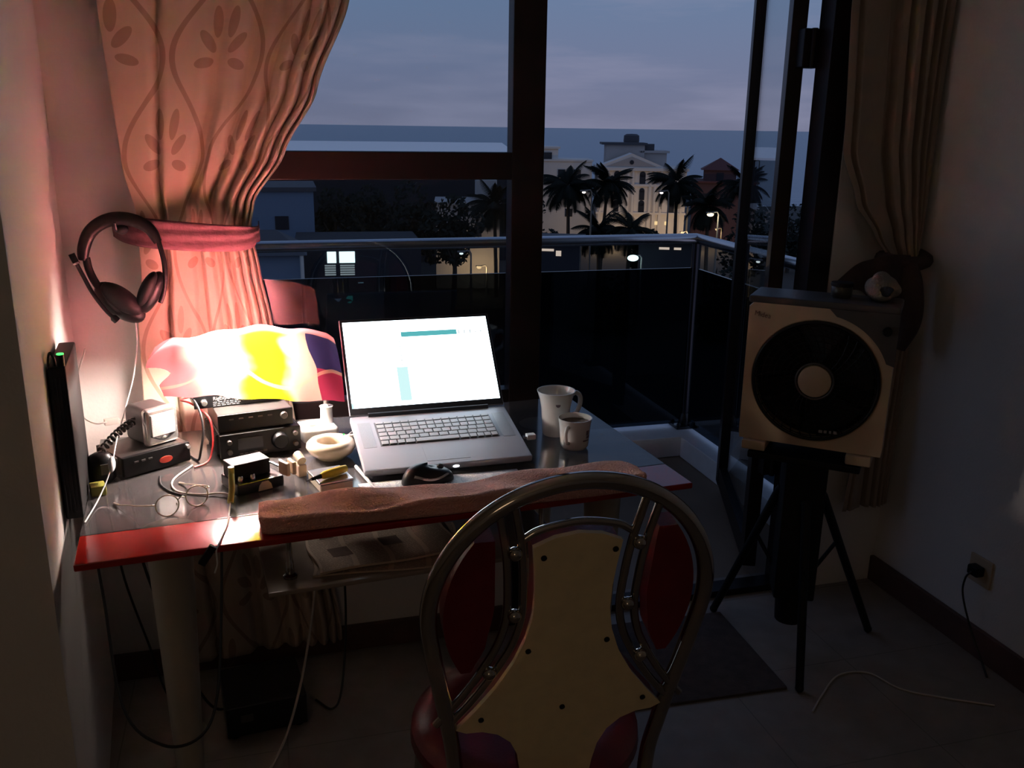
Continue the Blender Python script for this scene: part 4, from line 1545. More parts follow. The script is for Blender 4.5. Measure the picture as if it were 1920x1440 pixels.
def glasses():
    t = thing('eyeglasses', 'wire rimmed spectacles lying open on the table near its red band', 'glasses', (-0.170, 1.79, 0.7502), R(36))
    WIRE = mat('gold_wire', (0.85, 0.74, 0.62, 1), 0.28, 0.8, var=0.05)
    LENS = glass('spectacle_lens', (0.98, 0.98, 0.98, 1), 1.45)
    tiltm = Matrix.Rotation(R(-20), 4, 'X')
    for s in (-1, 1):
        ring = []
        for k in range(30):
            a = 2 * PI * k / 30
            ring.append(tiltm @ Vector((s * 0.033 + 0.0245 * math.cos(a) * (1 + 0.05 * math.sin(a)), 0, 0.0215 + 0.0205 * math.sin(a))))
        m = MB()
        m.tube(ring, 0.0014, 8, closed=True)
        ro = m.build('rim', WIRE, t)
        m = MB()
        f = m.bm.faces.new([m.bm.verts.new(p) for p in ring])
        m.build('lens', LENS, ro)
        m = MB()
        m.tube(spline([tiltm @ Vector((s * 0.058, 0, 0.030)), Vector((s * 0.065, 0.014, 0.029)), Vector((s * 0.071, 0.05, 0.020)), Vector((s * 0.073, 0.095, 0.010)), Vector((s * 0.074, 0.118, 0.0045)), Vector((s * 0.074, 0.138, 0.0021))], 7), [0.0015] * 29 + [0.0024] * 7, 8)
        m.build('temple', WIRE, t)
        m = MB()
        m.ball(tiltm @ Vector((s * 0.011, 0.004, 0.018)), 0.0032, (0.5, 0.5, 1.2))
        m.build('nose_pad', SILVER, t)
    m = MB()
    m.tube(spline([tiltm @ Vector((-0.0095, 0, 0.026)), tiltm @ Vector((0, -0.002, 0.030)), tiltm @ Vector((0.0095, 0, 0.026))], 6), 0.0011, 8)
    m.build('bridge', WIRE, t)
glasses()

CORDW = mat('pale_cord', (0.55, 0.50, 0.45, 1), 0.5, var=0.1)
CORDB = mat('black_cord', (0.012, 0.011, 0.011, 1), 0.5, var=0.1)
def cables():
    m = MB()
    p = spline([(-0.36, 2.02, 1.04), (-0.385, 2.04, 0.97), (-0.395, 2.08, 0.885), (-0.380, 2.14, 0.838), (-0.355, 2.19, 0.824), (-0.300, 2.20, 0.822), (-0.262, 2.165, 0.806), (-0.235, 2.172, 0.801)], 8)
    m.tube(p, 0.0018, 8)
    m.box((-0.352, 2.192, 0.824), (0.032, 0.012, 0.016), rz=R(20), bev=0.002)
    tag(m.build('signal_cable', CORDW), 'thin pale cable with an inline block running along the left wall', 'cable')
    cable('power_lead', 'dark lead arching from the top unit down behind the low radio', [(-0.166, 2.185, 0.872), (-0.185, 2.17, 0.884), (-0.165, 2.14, 0.882), (-0.148, 2.105, 0.855), (-0.144, 2.085, 0.815), (-0.152, 2.07, 0.775), (-0.160, 2.075, 0.7535), (-0.19, 2.13, 0.7530)], 0.0027, CORDB)
    cable('power_lead', 'red sleeved lead arching beside the left end of the stack', [(-0.170, 2.215, 0.866), (-0.197, 2.205, 0.862), (-0.170, 2.16, 0.864), (-0.132, 2.118, 0.842), (-0.124, 2.09, 0.80), (-0.130, 2.068, 0.765), (-0.142, 2.05, 0.7537), (-0.165, 2.03, 0.7532)], 0.0024, mat('red_cord', (0.45, 0.03, 0.03, 1), 0.4, var=0.1))
    cable('audio_lead', 'pale lead looping on the table from the low radio to the yellow green sleeve', [(-0.170, 2.045, 0.7528), (-0.205, 1.965, 0.7522), (-0.195, 1.90, 0.7522), (-0.150, 1.868, 0.7522), (-0.105, 1.855, 0.756), (-0.086, 1.838, 0.7585)], 0.0022, CORDW)
    cable('audio_lead', 'short dark lead on the table running from the low radio towards the spectacles', [(-0.235, 1.99, 0.7528), (-0.228, 1.94, 0.7524), (-0.205, 1.895, 0.7524), (-0.175, 1.868, 0.7524)], 0.0022, CORDB)
    # hanging below the table
    cable('hanging_cable', 'black cable hanging below the table just left of the front leg', [(-0.30, 1.99, 0.735), (-0.295, 2.0, 0.66), (-0.30, 2.05, 0.55), (-0.27, 2.10, 0.35), (-0.22, 2.16, 0.12), (-0.17, 2.20, 0.006), (-0.1, 2.25, 0.005)], 0.0035, CORDB, group='cables hanging below the table')
    cable('hanging_cable', 'black cable hanging closest to the left wall below the table', [(-0.365, 2.05, 0.74), (-0.362, 2.10, 0.62), (-0.36, 2.18, 0.42), (-0.33, 2.24, 0.20), (-0.30, 2.29, 0.006), (-0.24, 2.31, 0.005)], 0.003, CORDB, group='cables hanging below the table')
    cable('hanging_cable', 'black cable in a low loop crossing before the front leg', [(-0.37, 1.90, 0.735), (-0.35, 1.85, 0.55), (-0.31, 1.70, 0.38), (-0.24, 1.655, 0.315), (-0.17, 1.66, 0.315), (-0.135, 1.72, 0.36), (-0.12, 1.86, 0.50), (-0.11, 1.98, 0.70), (-0.11, 2.0, 0.735)], 0.003, CORDB, group='cables hanging below the table')
    cable('hanging_cable', 'pale cable swinging below the shelf down to the floor', [(0.105, 2.255, 0.735), (0.105, 2.26, 0.60), (0.10, 2.20, 0.40), (0.06, 2.10, 0.20), (0.0, 1.98, 0.06), (-0.07, 1.88, 0.006), (-0.16, 1.76, 0.005), (-0.2, 1.6, 0.005)], 0.0032, CORDW, group='cables hanging below the table')
    cable('hanging_cable', 'black cable hanging down over the pale wall below the window', [(0.165, 2.275, 0.735), (0.163, 2.28, 0.60), (0.175, 2.29, 0.40), (0.175, 2.27, 0.18), (0.15, 2.18, 0.03), (0.12, 2.13, 0.005), (0.08, 2.18, 0.005)], 0.0032, CORDB, group='cables hanging below the table')
    t = thing('power_supply', 'black metal box on the floor below the table before the curtain hem', 'electronics box', (-0.055, 2.165, 0.0), R(6))
    m = MB()
    m.box((0, 0, 0.052), (0.20, 0.19, 0.085), bev=0.004)
    m.build('cabinet', DARKMETAL, t)
    for x in (-0.08, 0.08):
        for y in (-0.075, 0.075):
            f = MB()
            f.lathe([(0, 0), (0.010, 0), (0.012, 0.010), (0, 0.010)], (x, y, 0), 12)
            f.build('rubber_foot', BLACK, t)
    m = MB()
    m.box((-0.05, -0.0955, 0.06), (0.03, 0.004, 0.02), bev=0.001)
    m.build('switch', DARKGREY, t)
cables()

# ------------------------------------------------------------------ fan on its stand
def fan():
    a = R(-41)
    t = thing('box_fan', 'cream box fan with a round dark grille and pale hub, on the black stand', 'fan', (1.429, 2.05, 0.634), a)
    # local: x along the face, -y towards the room, z up; face at y = 0
    W, zb, zt = 0.38, 0.028, 0.418
    cx, cz, rr = 0.000, 0.216, 0.163
    N = 96
    def sq(th):
        c, s = math.cos(th), math.sin(th)
        hx0, hx1, hz0, hz1 = W / 2 - 0.0, W / 2, cz - zb, zt - cz
        k = min((W / 2 - cx if c > 0 else W / 2 + cx) / max(abs(c), 1e-6), (hz1 if s > 0 else hz0) / max(abs(s), 1e-6))
        return cx + c * k, cz + s * k
    m = MB()
    V = []
    for k in range(N):
        th = 2 * PI * k / N + PI / 4
        x, z = sq(th)
        ci, si = math.cos(th), math.sin(th)
        V.append([m.bm.verts.new(Vector(p)) for p in ((x, 0.05, z), (x, 0.004, z), (x * 0.995, 0.0, cz + (z - cz) * 0.995), (cx + (rr + 0.006) * ci, 0.0, cz + (rr + 0.006) * si), (cx + rr * ci, 0.006, cz + rr * si), (cx + rr * ci, 0.05, cz + rr * si))])
    for k in range(N):
        A, B = V[k], V[(k + 1) % N]
        for j in range(5):
            m.bm.faces.new((A[j], B[j], B[j + 1], A[j + 1]))
        m.bm.faces.new((A[5], B[5], B[0], A[0]))
    m.build('front_frame', CREAMPL, t)
    m = MB()
    m.box((0, 0.10, (zb + zt) / 2), (W - 0.004, 0.10, zt - zb - 0.004), bev=0.012)
    m.build('rear_housing', BLACKMATT, t)
    m = MB()
    m.box((0, 0.075, zt + 0.008), (W + 0.004, 0.155, 0.020), bev=0.005)
    m.build('top_cap', DARKGREY, t)
    # dark control corner at the top right, its edge follows the grille
    arc = [(cx + 0.186 * math.cos(R(d)), cz + 0.186 * math.sin(R(d))) for d in range(22, 82, 4)]
    arc = [(x, z) for x, z in arc if x < W / 2 and z < zt]
    outl = [(W / 2 + 0.002, arc[0][1] - 0.006)] + [(W / 2 + 0.002, zt)] + [(arc[-1][0] - 0.02, zt)] + arc[::-1]
    m = MB()
    m.prism([(x, z) for x, z in outl], -0.003, 0.008, M=Matrix(((1, 0, 0, 0), (0, 0, 1, 0), (0, 1, 0, 0), (0, 0, 0, 1))))
    po = m.build('control_corner', DARKGREY, t)
    knob(po, 0.166, -0.003, 0.372, 0.012, 0.012, BLACK)
    # grille
    m = MB()
    m.tube([(cx + (rr - 0.001) * math.cos(2 * PI * k / 72), -0.002, cz + (rr - 0.001) * math.sin(2 * PI * k / 72)) for k in range(72)], 0.0045, 8, closed=True)
    for r in (0.155, 0.14, 0.125, 0.11, 0.095, 0.08, 0.065, 0.052):
        m.tube([(cx + r * math.cos(2 * PI * k / 60), 0.003, cz + r * math.sin(2 * PI * k / 60)) for k in range(60)], 0.0013, 5, closed=True)
    for k in range(36):
        th = 2 * PI * k / 36
        pts = [(cx + r * math.cos(th + (r - 0.04) * 3.2), 0.004, cz + r * math.sin(th + (r - 0.04) * 3.2)) for r in (0.044, 0.075, 0.105, 0.135, 0.167)]
        m.tube(pts, 0.0016, 5)
    go = m.build('grille', BLACK, t)
    m = MB()
    m.lathe([(0, 0.010), (0.030, 0.009), (0.043, 0.004), (0.045, -0.004), (0, -0.004)], (cx, 0.0, cz), 36, M=Matrix.Rotation(R(90), 4, 'X'))
    m.build('hub_cap', CREAMPL, go)
    m = MB()
    m.tube([(cx + 0.049 * math.cos(2 * PI * k / 48), 0.0, cz + 0.049 * math.sin(2 * PI * k / 48)) for k in range(48)], 0.003, 6, closed=True)
    m.build('hub_ring', DARKGREY, go)
    for k in range(5):
        th = 2 * PI * k / 5 + 0.3
        m = MB()
        m.grid(lambda u, v: Vector((cx + (0.035 + 0.12 * u) * math.cos(th + (v - 0.5) * (0.55 + 0.45 * u)), 0.028 + 0.014 * (v - 0.5) * 2, cz + (0.035 + 0.12 * u) * math.sin(th + (v - 0.5) * (0.55 + 0.45 * u)))), 10, 8)
        m.build('blade', BLACKMATT, t, smooth=180, thick=0.002)
    for x in (-0.144, 0.134):
        m = MB()
        m.box((x, 0.05, 0.014), (0.066, 0.13, 0.028), bev=0.005)
        m.build('foot', CREAMPL, t)
    BR = mat('brown_lettering', (0.16, 0.07, 0.05, 1), 0.5, var=0.05)
    lo = text_mesh('lettering', 'Midea', 0.019, BR, t, Matrix.Translation((-0.175, -0.0006, 0.382)) @ FACE @ Matrix(((1, 0.25, 0, 0), (0, 1, 0, 0), (0, 0, 1, 0), (0, 0, 0, 1))))
    m = MB()
    for k, w in enumerate((0.010, 0.008, 0.006, 0.009)):
        m.box((0.030 + k * 0.0125, -0.0055, 0.080 + k * 0.0006), (w, 0.001, 0.008))
    m.build('grille_marks', PRINT, go)

    # stand
    s = thing('fan_stand', 'black tripod stand with a boxy column carrying the cream fan', 'stand', (1.462, 2.10, 0.0), 0)
    m = MB()
    m.box((0.005, 0.005, 0.622), (0.30, 0.17, 0.020), rz=a, bev=0.004)
    m.build('top_plate', BLACKMATT, s)
    m = MB()
    m.box((0, 0, 0.40), (0.115, 0.105, 0.424), rz=R(-25), bev=0.006)
    m.lathe([(0, 0.10), (0.04, 0.10), (0.045, 0.188), (0, 0.188)], (0, 0, 0), 20)
    m.build('column', BLACKMATT, s)
    feet = [(1.352, 2.345), (1.378, 1.892), (1.762, 2.115)]
    for fx, fy in feet:
        dx, dy = fx - 1.462, fy - 2.10
        L = math.hypot(dx, dy)
        ux, uy = dx / L, dy / L
        m = MB()
        m.tube([(ux * 0.062, uy * 0.062, 0.50), (ux * 0.075, uy * 0.075, 0.485), (dx, dy, 0.012)], [0.016, 0.0135, 0.0115], 12)
        lo = m.build('leg', BLACKMATT, s)
        m = MB()
        m.ball((dx, dy, 0.012), 0.0125)
        m.build('rubber_foot', BLACK, lo)
        m = MB()
        m.tube([(0, 0, 0.17), (ux * 0.145, uy * 0.145, 0.335 if L > 0.25 else 0.33)], 0.006, 8)
        m.build('brace', BLACKMATT, lo)
fan()

def on_fan():
    Mf = Matrix.Translation((1.429, 2.05, 0)) @ Matrix.Rotation(R(-41), 4, 'Z')
    p = Mf @ Vector((0.035, 0.09, 0))
    t = thing('jar', 'small dark jar standing on top of the cream fan', 'jar', (p.x, p.y, 1.0703))
    m = MB()
    m.lathe([(0, 0), (0.024, 0), (0.027, 0.004), (0.028, 0.024), (0.026, 0.03), (0, 0.03)], (0, 0, 0), 28)
    m.build('body', mat('dark_olive_jar', (0.05, 0.05, 0.04, 1), 0.3, var=0.2), t)
    m = MB()
    m.lathe([(0, 0.03), (0.029, 0.03), (0.030, 0.033), (0.029, 0.040), (0, 0.041)], (0, 0, 0), 28)
    m.build('lid', BLACKMATT, t)
    p = Mf @ Vector((0.135, 0.095, 0))
    m = MB()
    rnd = random.Random(4)
    def roll(u, v):
        th = u * 2 * PI
        r = 0.038 * (1 + 0.10 * math.sin(3 * th + v * 5) + 0.05 * math.sin(5 * th + v * 9))
        k = math.sin(PI * (0.02 + 0.96 * v)) ** 0.35
        return Vector((r * k * math.cos(th) * 1.1, (v - 0.5) * 0.13, max(0.0, 0.034 + r * k * math.sin(th) * 0.95)))
    m.grid(roll, 48, 26, closed_u=True)
    o = m.build('rolled_cloth', mat('pale_rolled_cloth', (0.22, 0.18, 0.13, 1), 0.9, var=0.2, bump=0.5, bscale=90), None, smooth=180)
    tag(o, 'rolled pale cloth lying on the right end of the cream fan top', 'cloth')
    o.location = (p.x, p.y, 1.0703)
    o.rotation_euler = (0, 0, R(-28))
on_fan()

# ------------------------------------------------------------------ floor and wall things on the right
def right_side():
    RUG = mat('dark_patterned_rug', (0.035, 0.022, 0.022, 1), 0.95, col2=(0.12, 0.09, 0.075, 1), vscale=28, bump=0.4, bscale=200)
    m = MB()
    m.box((0, 0, 0.004), (0.60, 0.42, 0.008), bev=0.003)
    o = m.build('rug', RUG)
    tag(o, 'small dark patterned rug on the floor right of the chair', 'rug')
    o.location = (1.06, 2.13, 0.0)
    o.rotation_euler = (0, 0, R(-2))
    t = thing('wall_socket', 'dark plug in the low socket on the right wall, with a cord hanging from it', 'socket', (2.0, 1.955, 0.262))
    m = MB()
    m.box((-0.004, 0, 0), (0.008, 0.085, 0.085), bev=0.003)
    m.build('plate', CREAMPL, t)
    m = MB()
    m.box((-0.022, 0.0, 0.004), (0.030, 0.040, 0.030), bev=0.005)
    m.build('plug', BLACK, t)
    m = MB()
    m.tube(spline([(-0.036, 0.0, 0.002), (-0.050, 0.005, -0.02), (-0.042, 0.012, -0.08), (-0.035, -0.03, -0.17), (-0.032, -0.09, -0.25), (-0.06, -0.14, -0.2585)], 8), 0.003, 8)
    m.build('cord', CORDB, t)
    cable('floor_cord', 'thin pale cord lying on the floor before the fan stand', [(1.36, 1.80, 0.003), (1.43, 1.86, 0.003), (1.53, 1.93, 0.003), (1.62, 1.92, 0.003), (1.66, 1.83, 0.003), (1.74, 1.77, 0.003), (1.86, 1.70, 0.003)], 0.0026, CORDW)
right_side()

# ------------------------------------------------------------------ the town and the sea outside
GZ = -17.0
LEAF = mat('palm_leaf', (0.008, 0.010, 0.007, 1), 0.8, spec=0.1, var=0.3, vscale=2)
BARK = mat('palm_bark', (0.05, 0.04, 0.032, 1), 0.9, var=0.3, vscale=3)
TREEL = mat('tree_leaf', (0.012, 0.016, 0.012, 1), 0.8, spec=0.15, var=0.4, vscale=1)
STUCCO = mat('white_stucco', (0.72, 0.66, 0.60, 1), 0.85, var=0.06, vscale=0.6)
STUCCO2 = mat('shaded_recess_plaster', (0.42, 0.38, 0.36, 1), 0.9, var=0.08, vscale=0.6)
DARKWIN = mat('dark_window_pane', (0.02, 0.022, 0.03, 1), 0.2, var=0.1)
WARMWIN = emis('lit_warm_window', (1.0, 0.72, 0.36, 1), 0.9)
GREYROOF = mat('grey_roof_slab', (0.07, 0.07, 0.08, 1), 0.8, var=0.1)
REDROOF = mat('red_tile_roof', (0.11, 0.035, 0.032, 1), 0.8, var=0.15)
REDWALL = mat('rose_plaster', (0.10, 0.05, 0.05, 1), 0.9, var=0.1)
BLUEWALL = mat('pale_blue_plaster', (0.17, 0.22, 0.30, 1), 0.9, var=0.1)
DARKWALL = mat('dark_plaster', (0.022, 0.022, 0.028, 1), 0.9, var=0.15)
POLEM = mat('grey_pole', (0.14, 0.13, 0.12, 1), 0.6, var=0.1)

def land_and_sea():
    g = MB()
    g.box((20, 100, GZ - 0.5), (520, 215, 1.0))
    structure(g.build('ground', mat('dark_ground', (0.03, 0.028, 0.026, 1), 0.95, var=0.3, vscale=0.2)))
    s = MB()
    s.quad((-45000, 205, GZ - 0.8), (45000, 205, GZ - 0.8), (45000, 45000, GZ - 0.8), (-45000, 45000, GZ - 0.8))
    structure(s.build('sea', sea_mat()))
land_and_sea()

def hotel():
    t = thing('hotel', 'white hotel with a columned front, a triangular gable and two lit ground floor windows', 'building', (60.4, 140.5, GZ), R(-18))
    B = 0
    # local: x along the front, -y towards us, z up
    H = 12.1
    m = MB()
    m.box((0.9, 6, H / 2), (14.4, 12, H))
    m.build('wall', STUCCO, t)
    m = MB()
    for z, h, p in ((H + 0.05, 0.45, 0.55), (9.6, 0.35, 0.30), (5.1, 0.35, 0.30)):
        m.box((0.9, 6 - p / 2, z), (14.4 + p, 12 + p, h))
    m.build('cornice', STUCCO, t)
    m = MB()
    tri = [(-6.9, H + 0.2), (5.0, H + 0.2), (-0.95, H + 2.55)]
    m.prism(tri, -0.3, 5.0, M=Matrix(((1, 0, 0, 0), (0, 0, 1, 0), (0, 1, 0, 0), (0, 0, 0, 1))))
    po = m.build('gable', STUCCO, t)
    m = MB()
    inn = [(-5.0, H + 0.5), (3.1, H + 0.5), (-0.95, H + 2.05)]
    m.prism(inn, -0.36, -0.28, M=Matrix(((1, 0, 0, 0), (0, 0, 1, 0), (0, 1, 0, 0), (0, 0, 0, 1))))
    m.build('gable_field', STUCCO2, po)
    m = MB()
    m.lathe([(0, 0), (0.35, 0), (0.35, 0.05), (0, 0.05)], (-0.95, -0.38, H + 1.15), 20, M=Matrix.Rotation(R(90), 4, 'X'))
    m.build('round_window', DARKWIN, po)
    for x in (-5.9, -4.6, -1.4, -0.6, 2.2, 3.0, 4.0, 7.4):
        m = MB()
        m.tube([(x, -0.12, 5.2), (x, -0.12, 9.5)], 0.26, 12)
        m.tube([(x, -0.12, 9.7), (x, -0.12, 11.9)], 0.26, 12)
        m.box((x, -0.12, 2.55), (0.5, 0.4, 4.9))
        m.build('column', STUCCO, t)
    for x, z, w, h in ((-3.2, 10.7, 1.0, 1.5), (0.95, 10.7, 0.95, 1.5), (5.6, 10.7, 1.0, 1.5), (-3.2, 8.1, 0.9, 1.5), (0.95, 8.1, 0.85, 1.5), (5.6, 8.1, 0.8, 1.4), (-3.2, 6.1, 0.9, 1.5), (0.95, 6.1, 0.95, 1.5), (5.9, 6.1, 0.9, 1.4)):
        m = MB()
        m.box((x, -0.03, z - 0.1), (w, 0.12, h))
        m.lathe([(0, 0), (w / 2, 0), (w / 2, 0.12), (0, 0.12)], (x, 0.03, z + h / 2 - 0.1), 18, M=Matrix.Rotation(R(90), 4, 'X'))
        m.build('window', DARKWIN, t)
    for x in (3.5, 5.2):
        m = MB()
        m.box((x, -0.03, 3.55), (0.55, 0.12, 0.55))
        m.build('window', WARMWIN, t)['label'] = 'lit window'
    m = MB()
    m.box((-1.6, 9, H + 2.0), (6.4, 7, 3.6))
    m.box((3.2, 9, H + 1.4), (4.4, 6, 2.4))
    m.box((3.2, 9, H + 2.7), (5.2, 7, 0.35))
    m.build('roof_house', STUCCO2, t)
    m = MB()
    m.box((-1.8, 9, H + 3.95), (7.6, 8.0, 0.35))
    m.build('roof_slab', GREYROOF, t)
    m = MB()
    m.lathe([(0, 0), (1.3, 0), (1.35, 0.3), (1.3, 1.15), (0.9, 1.4), (0, 1.45)], (-0.4, 9, H + 4.12), 18)
    m.box((2.4, 8, H + 3.4), (2.0, 1.2, 1.1))
    m.build('water_tank', GREYROOF, t)
    m = MB()
    m.tube([(8.4, -1.2, 0), (8.4, -1.2, 6.5)], 0.16, 8)
    m.build('flag_pole', POLEM, t)

    t = thing('apartment_house', 'pale flat roofed house with a stair tower left of the hotel', 'building', (48.5, 146, GZ), R(-14))
    m = MB()
    m.box((0.6, 5, 6.6), (10.5, 9, 13.2))
    m.box((-2.0, 4, 7.6), (4.4, 6, 15.2))
    m.build('wall', STUCCO, t)
    m = MB()
    m.box((-2.0, 4, 15.3), (5.0, 6.6, 0.35))
    m.box((0.6, 5, 13.3), (10.9, 9.4, 0.3))
    m.build('roof_slab', STUCCO, t)
    for x, z, w in ((-1.5, 13.9, 1.3), (-3.1, 11.0, 0.9), (0.8, 11.2, 1.2), (3.4, 11.2, 1.2), (-1.5, 8.2, 1.3), (0.8, 8.0, 1.2), (3.4, 8.0, 1.2), (2.2, 4.8, 1.2)):
        m = MB()
        m.box((x, 0.92 if x < 0.3 else 0.46, z), (w, 0.2, 1.3))
        m.build('window', DARKWIN, t)

    t = thing('red_roofed_house', 'rose coloured house with a red pyramid roof right of the hotel', 'building', (77.2, 142, GZ), R(-26))
    m = MB()
    m.box((0, 4, 4.9), (10.5, 9, 9.8))
    m.box((-0.8, 4, 10.8), (5.4, 5.4, 2.2))
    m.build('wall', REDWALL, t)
    m = MB()
    m.lathe([(4.6, 0), (0.0, 2.0)], (-0.8, 4, 11.9), 4, M=Matrix.Rotation(R(45), 4, 'Z'))
    m.lathe([(4.6, 0.0), (0, 0.0)], (-0.8, 4, 11.9), 4, M=Matrix.Rotation(R(45), 4, 'Z'))
    m.build('pyramid_roof', REDROOF, t)
    m = MB()
    m.box((0, 4, 9.95), (11.4, 9.8, 0.3))
    m.build('roof_slab', REDROOF, t)
    for x, z in ((-3.2, 7.4), (0, 7.4), (3.2, 7.4), (-3.2, 4.0), (0, 4.0), (3.2, 4.0), (-0.8, 10.8)):
        m = MB()
        m.box((x, -0.5 if z < 10 else 1.28, z), (1.2, 0.16, 1.3))
        m.build('window', DARKWIN, t)
hotel()

def town():
    t = thing('long_shed', 'long shed with a pale flat metal roof seen just above the transom', 'building', (0, 126, GZ))
    m = MB()
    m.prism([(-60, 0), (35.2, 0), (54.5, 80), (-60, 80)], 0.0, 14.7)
    m.build('wall', DARKWALL, t)
    m = MB()
    m.prism([(-60.6, -0.6), (35.6, -0.6), (55.2, 80.6), (-60.6, 80.6)], 14.7, 15.0)
    m.build('roof', mat('pale_metal_roof', (0.97, 0.96, 0.98, 1), 0.22, 1.0, var=0.03, vscale=0.3), t)
    t = thing('flat_house', 'pale blue flat roofed house at the left behind the curtain edge', 'building', (-1.0, 92, GZ), R(-2))
    m = MB()
    m.box((0, 5, 6.1), (13.2, 10, 12.2))
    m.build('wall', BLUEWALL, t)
    m = MB()
    m.box((0, 5, 12.4), (13.8, 10.6, 0.4))
    m.build('roof_slab', GREYROOF, t)
    for x in (-3.5, 0, 3.5):
        m = MB()
        m.box((x, -0.02, 9.2), (1.3, 0.12, 1.3))
        m.build('window', DARKWIN, t)
    t = thing('tiled_house', 'low house with a dark hipped roof before the pale blue flat house', 'building', (-1.2, 72, GZ), R(-3))
    m = MB()
    m.box((0, 3, 4.4), (8.6, 6, 8.8))
    m.build('wall', BLUEWALL, t)
    m = MB()
    vs = [(-4.9, -0.6, 8.8), (4.9, -0.6, 8.8), (4.9, 6.6, 8.8), (-4.9, 6.6, 8.8), (-2.6, 3, 10.4), (2.6, 3, 10.4)]
    V = [m.bm.verts.new(Vector(v)) for v in vs]
    for f in ((0, 1, 5, 4), (1, 2, 5), (2, 3, 4, 5), (3, 0, 4), (3, 2, 1, 0)):
        m.bm.faces.new([V[i] for i in f])
    m.build('hipped_roof', GREYROOF, t)
    m = MB()
    m.tube([(4.5, -0.4, 0), (4.5, -0.4, 8.8)], 0.14, 8)
    m.build('porch_post', STUCCO, t)
    t = thing('cream_house', 'small cream house lit from below behind a palm, left of the mullion', 'building', (23.8, 104, GZ), R(-12))
    m = MB()
    m.box((0, 4, 4.9), (7.4, 8, 9.8))
    m.box((2.2, 4.5, 6.2), (2.4, 7, 12.6))
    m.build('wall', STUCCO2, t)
    for x in (-2.4, -0.6, 1.2):
        m = MB()
        m.box((x, -0.04, 6.9), (0.8, 0.14, 1.6))
        m.build('window', DARKWIN, t)
    m = MB()
    m.box((0, 4, 9.9), (7.8, 8.4, 0.3))
    m.build('roof_slab', STUCCO2, t)
    # shop with two glowing panels
    WHITEPANEL = emis('lit_shop_panel', (0.72, 0.97, 1.0, 1), 1.6)
    t = thing('shop', 'dark shop with two glowing white panels over a dim grille, beyond the railing', 'shop', (8.6, 80.6, GZ), R(-4))
    m = MB()
    m.box((0, 4, 4.3), (11, 8, 8.6))
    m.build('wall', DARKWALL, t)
    for x, w in ((-2.35, 0.78), (-1.02, 1.36)):
        m = MB()
        m.box((x, -0.05, 7.28), (w, 0.1, 1.0), bev=0.03)
        m.build('lit_panel', WHITEPANEL, t)
    for x, w in ((-2.5, 0.95), (-1.02, 1.26)):
        m = MB()
        for k in range(5):
            m.box((x, -0.04, 5.75 + k * 0.20), (w, 0.06, 0.13))
        m.build('lit_grille', emis('dim_lit_grille', (0.55, 0.66, 0.72, 1), 0.32), t)
    m = MB()
    m.box((0.1, -0.05, 5.0), (0.48, 0.06, 0.10), bev=0.02)
    m.build('small_light', WHITEPANEL, t)
    t = thing('shop_sign', 'green glowing sign with a white arrow below the glowing shop panels', 'sign', (7.2, 79.2, GZ), R(-4))
    m = MB()
    m.box((0, 0, 1.75), (0.09, 0.09, 3.5))
    m.box((0, 0.06, 3.75), (2.1, 0.06, 0.9))
    m.build('board', DARKWALL, t)
    m = MB()
    m.prism([(0.0, 3.88), (0.22, 4.10), (0.62, 4.10), (0.62, 3.62), (0.40, 3.78)], -0.02, 0.02, M=Matrix(((1, 0, 0, 0), (0, 0, 1, 0), (0, 1, 0, 0), (0, 0, 0, 1))))
    m.prism([(0.10, 3.52), (0.32, 3.62), (0.56, 3.58), (0.36, 3.42)], -0.02, 0.02, M=Matrix(((1, 0, 0, 0), (0, 0, 1, 0), (0, 1, 0, 0), (0, 0, 0, 1))))
    m.build('green_mark', emis('green_sign_glow', (0.10, 0.85, 0.62, 1), 0.9), t)
    m = MB()
    m.prism([(-1.0, 3.88), (-0.32, 3.88), (-0.64, 3.56)], -0.02, 0.02, M=Matrix(((1, 0, 0, 0), (0, 0, 1, 0), (0, 1, 0, 0), (0, 0, 0, 1))))
    m.build('white_arrow', emis('white_sign_glow', (0.70, 0.80, 1.0, 1), 0.55), t)
    # low buildings with small lights under the rail line
    for name, label, x, y, w, h, lights in (
            ('kiosk', 'low kiosk with a warm lit opening, beyond the railing right of the mullion', 27.3, 82, 4.6, 8.2, [(-0.8, 7.3, 1.3, 0.22), (0.3, 7.0, 0.5, 0.5)]),
            ('kiosk', 'low kiosk with a long white lit strip, beyond the railing below the hotel', 39.2, 82, 6.0, 7.9, [(-0.6, 7.2, 1.0, 0.22), (0.7, 7.2, 0.7, 0.22)])):
        t = thing(name, label, 'kiosk', (x, y, GZ), R(-22), 'kiosks beyond the railing')
        m = MB()
        m.box((0, 2, h / 2), (w, 4, h))
        m.build('wall', DARKWALL, t)
        m = MB()
        m.box((0, 1.8, h + 0.1), (w + 0.8, 5, 0.2))
        m.build('roof_slab', GREYROOF, t)
        for (lx, lz, lw, lh) in lights:
            m = MB()
            m.box((lx, -0.03, lz), (lw, 0.08, lh))
            m.build('lit_opening', emis('kiosk_glow', (0.95, 0.80, 0.68, 1), 0.55), t)
town()

